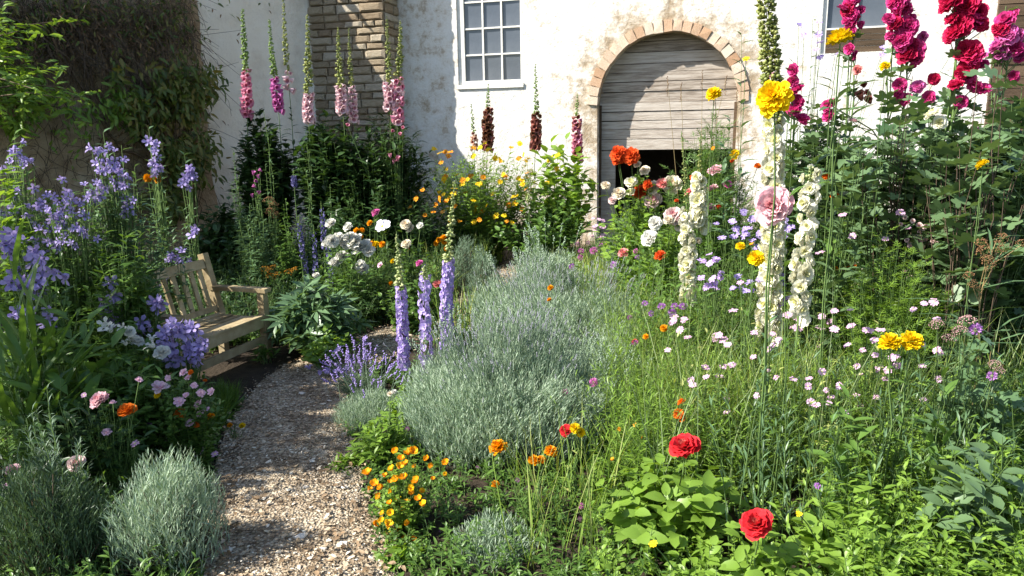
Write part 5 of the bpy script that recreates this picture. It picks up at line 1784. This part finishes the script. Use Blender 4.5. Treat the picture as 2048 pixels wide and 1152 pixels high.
rt = thing('dry_grass_stems', 'dry brown seed stems standing before the plank door', 'plant', (at(1410, 200, 7.0).x, 7.0, 0))
P, hd = [], []
for (x, y) in [(1335, 160), (1362, 172), (1405, 148), (1430, 178), (1452, 158), (1474, 182)]:
    e = np.array(at(x, y, 7.0 + q.normal(0, .1))) - np.array(rt.location)
    s = np.array([e[0] * .4 + q.normal(0, .25), q.normal(0, .1), 0])
    P.append([s, s * .6 + e * .4, s * .2 + e * .8, e])
    hd.append(e)
b = Bag()
tubes(b, P, .004, .002)
link('stem', b.mesh('dry_stem', leafmat('straw', (.22, .16, .07), (.36, .27, .13), trans=0)), rt)
b = Bag()
for e in hd:
    k = 14
    b.inst(T_oct(.3, 1), frame_z(np.array([[0, 0, 1.]]).repeat(k, 0) + q.normal(0, .25, (k, 3)), q), e + np.stack([q.normal(0, .003, k), q.normal(0, .003, k), np.linspace(-.15, .02, k)], 1), np.full(k, .018))
link('seed_heads', b.mesh('seed_heads', G_brown), rt, kind='stuff')
plant('yellow_marigold', 'small yellow marigold on a bent stem before the plank door', 'marigold', 1430, 5.6, 185, 30, NARROW, .12, G_mid, 3, 10, flowers=[(1428, 190, 28, 'marigold_yellow')], stalkr=.005)

# hollyhocks
HW = 'cream hollyhock spires'
spike('cream_hollyhock', 'cream hollyhock with a thick green bud top, behind the big yellow marigold', 'hollyhock', 1528, 4.4, -60, 232, 680, 'holly_white', 70, 38, base_px=1532, group=HW, nb=620, bw=54, bscale=.42, budmat=G_olive, nleaf=22, llen=.10, leaf=LANCE, droop=.1, outr=.5, lmat=G_fresh, budtop=.75)
spike('cream_hollyhock', 'cream hollyhock with ruffled top bloom right of the big pink bloom', 'hollyhock', 1620, 4.0, 330, 345, 640, 'holly_white', 32, 34, group=HW, nb=10, bw=24, budmat=G_palebud, nleaf=22, llen=.10, leaf=LANCE, droop=.15, outr=.5, lmat=G_fresh)
spike('cream_hollyhock', 'narrow cream hollyhock spire in front of the white roses', 'hollyhock', 1363, 5.0, 262, 418, 605, 'holly_white', 36, 27, base_px=1382, group=HW, nb=90, bw=14, budmat=G_olive, nleaf=22, llen=.10, leaf=LANCE, droop=.1, outr=.5, lmat=G_fresh)
spike('cream_hollyhock', 'short cream hollyhock behind the pink double roses', 'hollyhock', 1403, 6.0, 268, 352, 452, 'holly_white', 26, 28, group=HW, nb=60, bw=12, budmat=G_olive, nleaf=22, llen=.10, leaf=LANCE, droop=.1, outr=.5, lmat=G_fresh)
spike('cream_hollyhock', 'thin faded cream hollyhock half hidden in mallow leaves', 'hollyhock', 1728, 5.2, 330, 390, 600, 'holly_white', 18, 24, group=HW, nb=46, bw=20, budmat=G_palebud, nleaf=22, llen=.10, leaf=LANCE, droop=.1, outr=.5, lmat=G_fresh)
plant('cream_mallow', 'pale cream mallow blooms lit up between the dark leaves', 'flower', 1872, 4.6, 215, 40, LOBED, .12, G_mallow, 4, 5, flowers=[(1866, 230, 34, 'holly_white'), (1878, 246, 28, 'holly_white'), (1622, 334, 12, 'peony_white')])

HM = 'magenta double hollyhocks'


def holly(label, px, Y, blooms, top, group=HM, w=50):
    big = [b_ for b_ in blooms if b_[2] > 30]
    blooms = [(x, y, d * (.84 if d > 30 else 1), k) for x, y, d, k in blooms]
    blooms += [(x + qq.normal(0, d * .3), y + qq.normal(0, d * .3), d * qq.uniform(.4, .62), k) for x, y, d, k in big for _ in range(2)]
    return plant('magenta_hollyhock', label, 'hollyhock', px, Y, top, w, LOBED, .17, G_mallow, 3, 12, t0=.1, ang=1.1, leafobj=True, srad=.011, hmin=.9, flowers=blooms, group=group, stalkr=.006, spread=.25, flower_up=.1, axis=True)


holly('magenta double hollyhock in front of the right window', 1704, 6.0, [(1704, 8, 36, 'holly_magenta'), (1702, 30, 36, 'holly_magenta'), (1706, 50, 34, 'holly_magenta'), (1700, 62, 32, 'holly_magenta'), (1695, 20, 26, 'holly_crimson'), (1700, 98, 24, 'holly_magenta'), (1712, 112, 20, 'holly_magenta'), (1708, 45, 28, 'holly_crimson'), (1716, 140, 18, 'peony_salmon'), (1720, 190, 34, 'fox_brown'), (1738, 200, 28, 'fox_brown')], -30)
holly('broad magenta hollyhock in front of white wall right of the window', 1812, 5.2, [(1795, 0, 44, 'holly_magenta'), (1806, 20, 52, 'holly_magenta'), (1792, 48, 38, 'holly_crimson'), (1812, 54, 52, 'holly_magenta'), (1806, 80, 48, 'holly_magenta'), (1830, 98, 46, 'holly_magenta'), (1815, 112, 44, 'holly_crimson'), (1836, 116, 34, 'holly_magenta'), (1846, 74, 22, 'holly_mauve'), (1800, 170, 26, 'holly_magenta'), (1812, 200, 28, 'holly_magenta'), (1835, 175, 26, 'holly_mauve'), (1796, 190, 20, 'holly_magenta'), (1868, 158, 22, 'holly_crimson'), (1858, 195, 26, 'holly_magenta')], -40)
holly('deep crimson hollyhock, the most massive of the red spires', 1922, 4.9, [(1905, 8, 54, 'holly_crimson'), (1935, 15, 56, 'holly_crimson'), (1910, 68, 54, 'holly_crimson'), (1945, 38, 52, 'holly_magenta'), (1925, 55, 48, 'holly_crimson'), (1936, 105, 54, 'holly_crimson'), (1950, 122, 48, 'holly_magenta'), (1935, 135, 42, 'holly_crimson'), (1960, 48, 36, 'holly_crimson'), (1912, 172, 28, 'holly_crimson'), (1952, 170, 30, 'holly_magenta'), (1966, 180, 28, 'holly_magenta'), (1922, 205, 32, 'holly_magenta'), (1940, 152, 28, 'holly_magenta')], -40)
holly('mauve pink hollyhock against the timber boards', 2013, 5.4, [(2012, 42, 44, 'holly_magenta'), (2002, 60, 34, 'holly_crimson'), (2015, 72, 48, 'holly_mauve'), (2035, 72, 34, 'holly_mauve'), (1995, 95, 36, 'holly_mauve'), (2008, 108, 34, 'holly_mauve'), (2030, 98, 40, 'holly_magenta'), (2042, 112, 26, 'holly_mauve'), (2030, 152, 22, 'holly_magenta')], 12)
holly('small magenta hollyhock beside the big yellow marigold', 1590, 5.6, [(1588, 140, 24, 'holly_magenta'), (1586, 162, 24, 'holly_magenta'), (1594, 182, 28, 'holly_magenta'), (1598, 205, 28, 'holly_magenta'), (1588, 222, 28, 'holly_magenta'), (1604, 240, 26, 'holly_magenta'), (1580, 192, 20, 'holly_crimson'), (1545, 152, 14, 'peony_pink')], 128, w=30)
holly('short magenta hollyhock right of the small one, among grey green leaves', 1658, 5.4, [(1656, 212, 26, 'holly_magenta'), (1664, 208, 22, 'holly_magenta'), (1658, 232, 26, 'holly_magenta'), (1706, 243, 16, 'peony_pink'), (1788, 356, 18, 'holly_mauve'), (1957, 263, 16, 'holly_mauve')], 195, w=30)
plant('mauve_catmint', 'mauve flowered stems against the white wall left of the right window', 'flower', 1630, 5.8, 40, 90, LANCE, .10, G_blue, 14, 24, t0=.3,
      flowers=[(1598, 50, 15, 'aster_violet'), (1608, 70, 15, 'aster_violet'), (1638, 45, 14, 'aster_violet'), (1636, 70, 18, 'aster_violet'), (1640, 85, 16, 'aster_violet'), (1632, 100, 14, 'aster_violet'), (1670, 110, 16, 'aster_violet'), (1640, 115, 14, 'aster_violet'), (1768, 95, 16, 'aster_violet'), (1765, 110, 14, 'aster_violet'), (1990, 112, 18, 'aster_violet'), (1938, 50, 16, 'aster_violet'), (1562, 262, 16, 'aster_violet'), (1675, 290, 12, 'aster_violet')], stalkr=.003)

# the dark mallow thicket on the right
ML = 'dark leaved mallows on the right'
plant('mallow', 'dark mallow shrub with ivy like leaves at the right edge', 'shrub', 1985, 4.0, 130, 220, LOBED, .17, G_mallow, 34, 9, t0=.15, ang=1.1, leafobj=True, flat=.3, taper=.25, group=ML, srad=.006, smat=G_twig)
plant('mallow', 'dark mallow shrub below the broad magenta hollyhock', 'shrub', 1830, 4.6, 150, 190, LOBED, .15, G_mallow, 30, 9, t0=.2, ang=1.1, leafobj=True, flat=.35, taper=.25, group=ML, srad=.006, smat=G_twig)
plant('mallow', 'dark mallow with long leaves under the upper yellow marigold', 'shrub', 1690, 4.4, 110, 170, LANCE, .20, G_mallow, 26, 9, t0=.25, ang=1.1, leafobj=True, flat=.4, taper=.25, group=ML, srad=.006)
plant('mallow', 'grey green leafy stem left of the big yellow marigold', 'shrub', 1480, 5.6, 70, 60, LANCE, .17, G_blue, 5, 16, t0=.5, ang=1.0, leafobj=True, flat=.3, group=ML, flowers=[(1492, 118, 14, 'small_yellow')])
plant('mallow', 'leafy mallow stems in deep shade below the ivy like shrub', 'shrub', 1960, 4.3, 330, 260, LOBED, .14, G_dark, 40, 8, t0=.1, ang=1.1, leafobj=True, flat=.35, group=ML)
plant('mallow_thicket', 'dense dark foliage behind the red hollyhocks and ivy like mallow leaves', 'shrub', 1880, 5.0, 200, 420, LOBED, .15, G_mallow, 150, 20, t0=.08, ang=1.1, flat=.22, taper=.2, srad=.005, hmin=.75)
plant('mallow_thicket', 'dense grey green foliage under the window behind the small magenta hollyhocks', 'shrub', 1640, 5.6, 215, 200, LOBED, .14, G_mallow, 90, 20, t0=.08, ang=1.1, flat=.3, taper=.2, srad=.005, hmin=.75)
plant('mallow_thicket', 'dark foliage mass at the right edge in front of the timber boards', 'shrub', 2050, 4.5, 175, 240, LOBED, .16, G_mallow, 90, 18, t0=.08, ang=1.1, flat=.25, taper=.2, srad=.005, hmin=.75)
plant('green_filler', 'feathery mid green shrub right of the cream hollyhocks', 'shrub', 1790, 4.1, 460, 240, FERN, .13, G_fresh, 130, 18, t0=.15, flat=.4)
plant('green_filler', 'leafy green plant behind the right cream hollyhock', 'plant', 1660, 5.4, 300, 210, OVATE, .12, G_mid, 80, 16, t0=.1, flat=.35)
plant('green_filler', 'leafy plant behind the big pink bloom', 'plant', 1540, 5.8, 330, 160, OVATE, .12, G_mid, 60, 16, t0=.1, flat=.35)
plant('toadflax', 'pinkish seed spikes among the feathery mid green shrub', 'flower', 1835, 4.5, 450, 90, NARROW, .06, G_mid, 20, 14, flowers=[(1835 + qq.normal(0, 22), 480 + qq.normal(0, 35), qq.uniform(8, 12), 'peony_blush') for _ in range(24)], stalkr=.002)

# showy blooms on long stems
YM = 'large yellow marigolds on tall stems'
plant('yellow_marigold', 'largest yellow marigold, at the top of the cream hollyhock', 'marigold', 1585, 3.1, 320, 30, LANCE, .13, G_mid, 2, 6, flowers=[(1549, 198, 68, 'marigold_yellow')], stalkr=.006, group=YM, depth=.1, fcam=1.0, flower_up=.0, spread=1.6)
plant('yellow_marigold', 'yellow marigold seen from the side in front of the right window', 'marigold', 1690, 3.8, 110, 26, LANCE, .13, G_mid, 1, 9, flowers=[(1680, 82, 48, 'marigold_yellow')], stalkr=.006, group=YM, flower_up=1.6, fcam=.3, depth=.1, spread=1.6)
plant('yellow_marigold', 'small yellow marigold in front of white wall right of the window', 'marigold', 1772, 4.4, 130, 26, LANCE, .11, G_mid, 2, 7, flowers=[(1770, 134, 20, 'marigold_yellow')], stalkr=.004, group=YM)
plant('yellow_marigold', 'pair of big yellow marigolds side by side over the meadow', 'marigold', 1805, 3.0, 690, 70, LANCE, .12, G_mid, 4, 8, flowers=[(1780, 688, 48, 'marigold_yellow'), (1821, 685, 48, 'marigold_yellow')], stalkr=.006, group=YM, flower_up=1.3, fcam=.4, depth=.1)
plant('yellow_marigold', 'golden marigold beside the left cream hollyhock', 'marigold', 1505, 4.0, 495, 50, LANCE, .09, G_mid, 5, 8, flowers=[(1512, 518, 33, 'marigold_yellow'), (1481, 494, 20, 'marigold_yellow'), (1503, 488, 9, 'small_orange')], stalkr=.004, group=YM, flower_up=1.0)
plant('yellow_marigold', 'small yellow marigold among the dark ivy like leaves', 'marigold', 1966, 3.6, 325, 26, LANCE, .11, G_mallow, 2, 7, flowers=[(1966, 330, 24, 'marigold_yellow')], stalkr=.004, group=YM)
plant('pink_dahlia', 'large pink double bloom on an upright leafy stem', 'dahlia', 1550, 3.3, 400, 30, LANCE, .10, G_blue, 2, 14, flowers=[(1549, 412, 80, 'peony_pink')], stalkr=.006, depth=.1, fcam=.9, flower_up=.25)
plant('orange_marigold', 'small orange marigolds right of the ruffled cream hollyhock', 'marigold', 1690, 4.5, 430, 110, LANCE, .08, G_mid, 14, 10, flowers=[(1652, 354, 15, 'ranunculus_orange'), (1669, 392, 18, 'ranunculus_orange'), (1672, 538, 10, 'marigold_orange'), (1694, 538, 13, 'ranunculus_orange'), (1708, 535, 13, 'ranunculus_orange'), (1931, 598, 11, 'ranunculus_orange')])
plant('orange_marigold', 'orange and yellow marigolds at the right edge of the lavender', 'marigold', 1300, 4.2, 650, 60, NARROW, .07, G_grass, 6, 8, flowers=[(1328, 657, 15, 'marigold_orange'), (1292, 674, 13, 'marigold_orange'), (1270, 684, 12, 'zinnia_red'), (1101, 576, 13, 'marigold_orange', 1.2), (1099, 600, 10, 'marigold_orange', .8)])
plant('orange_marigold', 'ragged orange flower alone in the yellow grass', 'flower', 1360, 3.4, 795, 30, NARROW, .08, G_grass, 3, 8, flowers=[(1364, 805, 20, 'ranunculus_orange'), (1358, 828, 22, 'ranunculus_orange'), (1366, 838, 16, 'ranunculus_orange'), (1353, 834, 14, 'marigold_orange'), (1270, 850, 9, 'small_orange'), (1225, 918, 9, 'small_orange'), (1238, 858, 9, 'small_orange'), (1284, 875, 8, 'small_orange')])

# right edge: seed heads, sedum
plant('sorghum', 'brown sorghum like seed plumes at the right edge', 'plant', 1985, 3.4, 480, 110, BLADE, .5, G_blue, 5, 5, t0=.3, smat=leafmat('tan_stem', (.25, .18, .08), (.36, .26, .12), trans=0),
      flowers=[(1963, 488, 26, 'sorghum_brown'), (1968, 504, 28, 'sorghum_brown'), (1975, 522, 26, 'sorghum_brown'), (2003, 478, 24, 'sorghum_brown'), (2006, 500, 24, 'sorghum_brown'), (1938, 552, 20, 'sorghum_brown'), (1945, 568, 20, 'sorghum_brown'), (2043, 488, 20, 'sorghum_brown'), (1985, 532, 22, 'sorghum_brown'), (1958, 580, 16, 'sorghum_brown')], stalkr=.004, axis=True)
plant('sedum', 'dusty pink sedum heads with one purple bloom at the right edge', 'flower', 1915, 3.1, 640, 90, OVATE, .09, G_mallow, 12, 9, flowers=[(1874, 650, 30, 'sedum_pink'), (1935, 643, 34, 'sedum_pink'), (1920, 662, 30, 'sedum_pink'), (1951, 660, 30, 'scabious_purple'), (1898, 678, 26, 'sedum_pink'), (1990, 730, 26, 'sedum_pink'), (1998, 742, 20, 'sedum_pink'), (1984, 752, 22, 'scabious_purple')], stalkr=.004, flower_up=1.2)
plant('mallow', 'broad grey green leaves under the dusty pink sedum', 'shrub', 1985, 3.2, 660, 200, LOBED, .12, G_blue, 26, 7, t0=.2, leafobj=True, flat=.4, group=ML)
plant('comfrey', 'tall leafy meadow stem under the yellow marigold pair', 'plant', 1880, 2.9, 740, 50, LANCE, .16, G_mid, 5, 8, t0=.1, ang=.5, leafobj=True)
plant('comfrey', 'stem with dark drooping leaves left of the yellow marigold pair', 'plant', 1700, 2.9, 800, 110, LANCE, .17, G_mid, 8, 6, t0=.4, leafobj=True)

# ================================================================== GROUND COVER
herb_field('ground_cover', 'low leafy green ground cover across the left beds', 'ground cover', 3000, (-350, 700), (1.5, 6.5), (.06, .26), 10, LANCE, .07, G_mid)
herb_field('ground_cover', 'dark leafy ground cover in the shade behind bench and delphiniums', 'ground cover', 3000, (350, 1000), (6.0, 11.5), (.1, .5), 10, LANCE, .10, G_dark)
herb_field('ground_cover', 'low leafy ground cover beside lavender and yellow cup flowers', 'ground cover', 1800, (720, 1400), (1.4, 5.5), (.04, .15), 9, LANCE, .06, G_mid)
herb_field('meadow_herbs', 'tangled green meadow herbs under the right hand flowers', 'ground cover', 4300, (1240, 2300), (3.3, 5.3), (.3, .68), 15, NARROW, .085, G_fresh, srad=.002)
herb_field('meadow_herbs', 'green herbs with narrow leaves in the near right corner', 'ground cover', 800, (1730, 2400), (2.3, 3.4), (.2, .5), 13, LANCE, .085, G_fresh, srad=.002)
herb_field('meadow_herbs', 'leafy green undergrowth behind the meadow on the right', 'ground cover', 3800, (1280, 2400), (4.6, 8.5), (.45, 1.05), 15, LANCE, .10, G_mid, srad=.003)
herb_field('meadow_herbs', 'upright grey green stems with narrow leaves in the right meadow', 'ground cover', 230, (1480, 2200), (2.7, 4.4), (.5, .8), 16, NARROW, .10, G_blue, lean=.12, ang=.5, srad=.0032)
herb_field('meadow_herbs', 'dense low green leaves filling the ground of the right meadow', 'ground cover', 3800, (1180, 2600), (1.4, 6.0), (.05, .2), 9, OVATE, .05, G_fresh)
grass_field('meadow_grass', 'yellow green meadow grass between lavender and hollyhocks', 6500, (1230, 2300), (3.5, 5.8), (.3, .78), G_grass, .005, .2)
grass_field('meadow_grass', 'sparse tall wispy pale grass stalks standing above the meadow', 260, (1230, 2200), (3.0, 5.0), (.6, 1.0), G_palestem, .0042, .12)
herb_field('path_edge_weeds', 'small weeds and leaves spilling over both edges of the gravel path', 'ground cover', 420, (250, 900), (2.6, 5.6), (.03, .09), 6, OVATE, .04, G_mid, keep=-.03, edge=.10)
grass_field('meadow_grass', 'bright grass behind the lavender near the barn door', 6000, (840, 1420), (6.0, 10.5), (.16, .5), G_grass, .008, .25)
grass_field('meadow_grass', 'thin pale grass stems in front of the large lavender', 110, (1010, 1230), (2.7, 3.5), (.25, .55), G_grass, .0045, .15)
q = nextq()
n_ = 1900
idx = np.minimum((q.random(n_) ** 1.4 * 85).astype(int) + 8, 118)
sd = q.uniform(-1.05, 1.05, n_)
sd = np.sign(sd) * np.abs(sd) ** .6
P2 = PS[idx] + nor[idx] * (sd * PSW[idx])[:, None] + q.normal(0, .04, (n_, 2))
b = Bag()
a_ = q.random(n_) * 2 * PI
b.inst(OVATE, frame_y(np.stack([np.cos(a_), np.sin(a_), q.normal(.05, .15, n_)], 1), np.array([[0, 0, 1.]]) + q.normal(0, .3, (n_, 3))), np.column_stack([P2, np.full(n_, .046)]), q.uniform(.012, .04, n_))
thing('leaf_litter', 'dry brown leaves and bits of petal scattered over the path', 'leaves', data=b.mesh('litter', leafmat('litter', (.10, .065, .035), (.30, .20, .11), (.5, .4, .28), trans=.05)), kind='stuff')
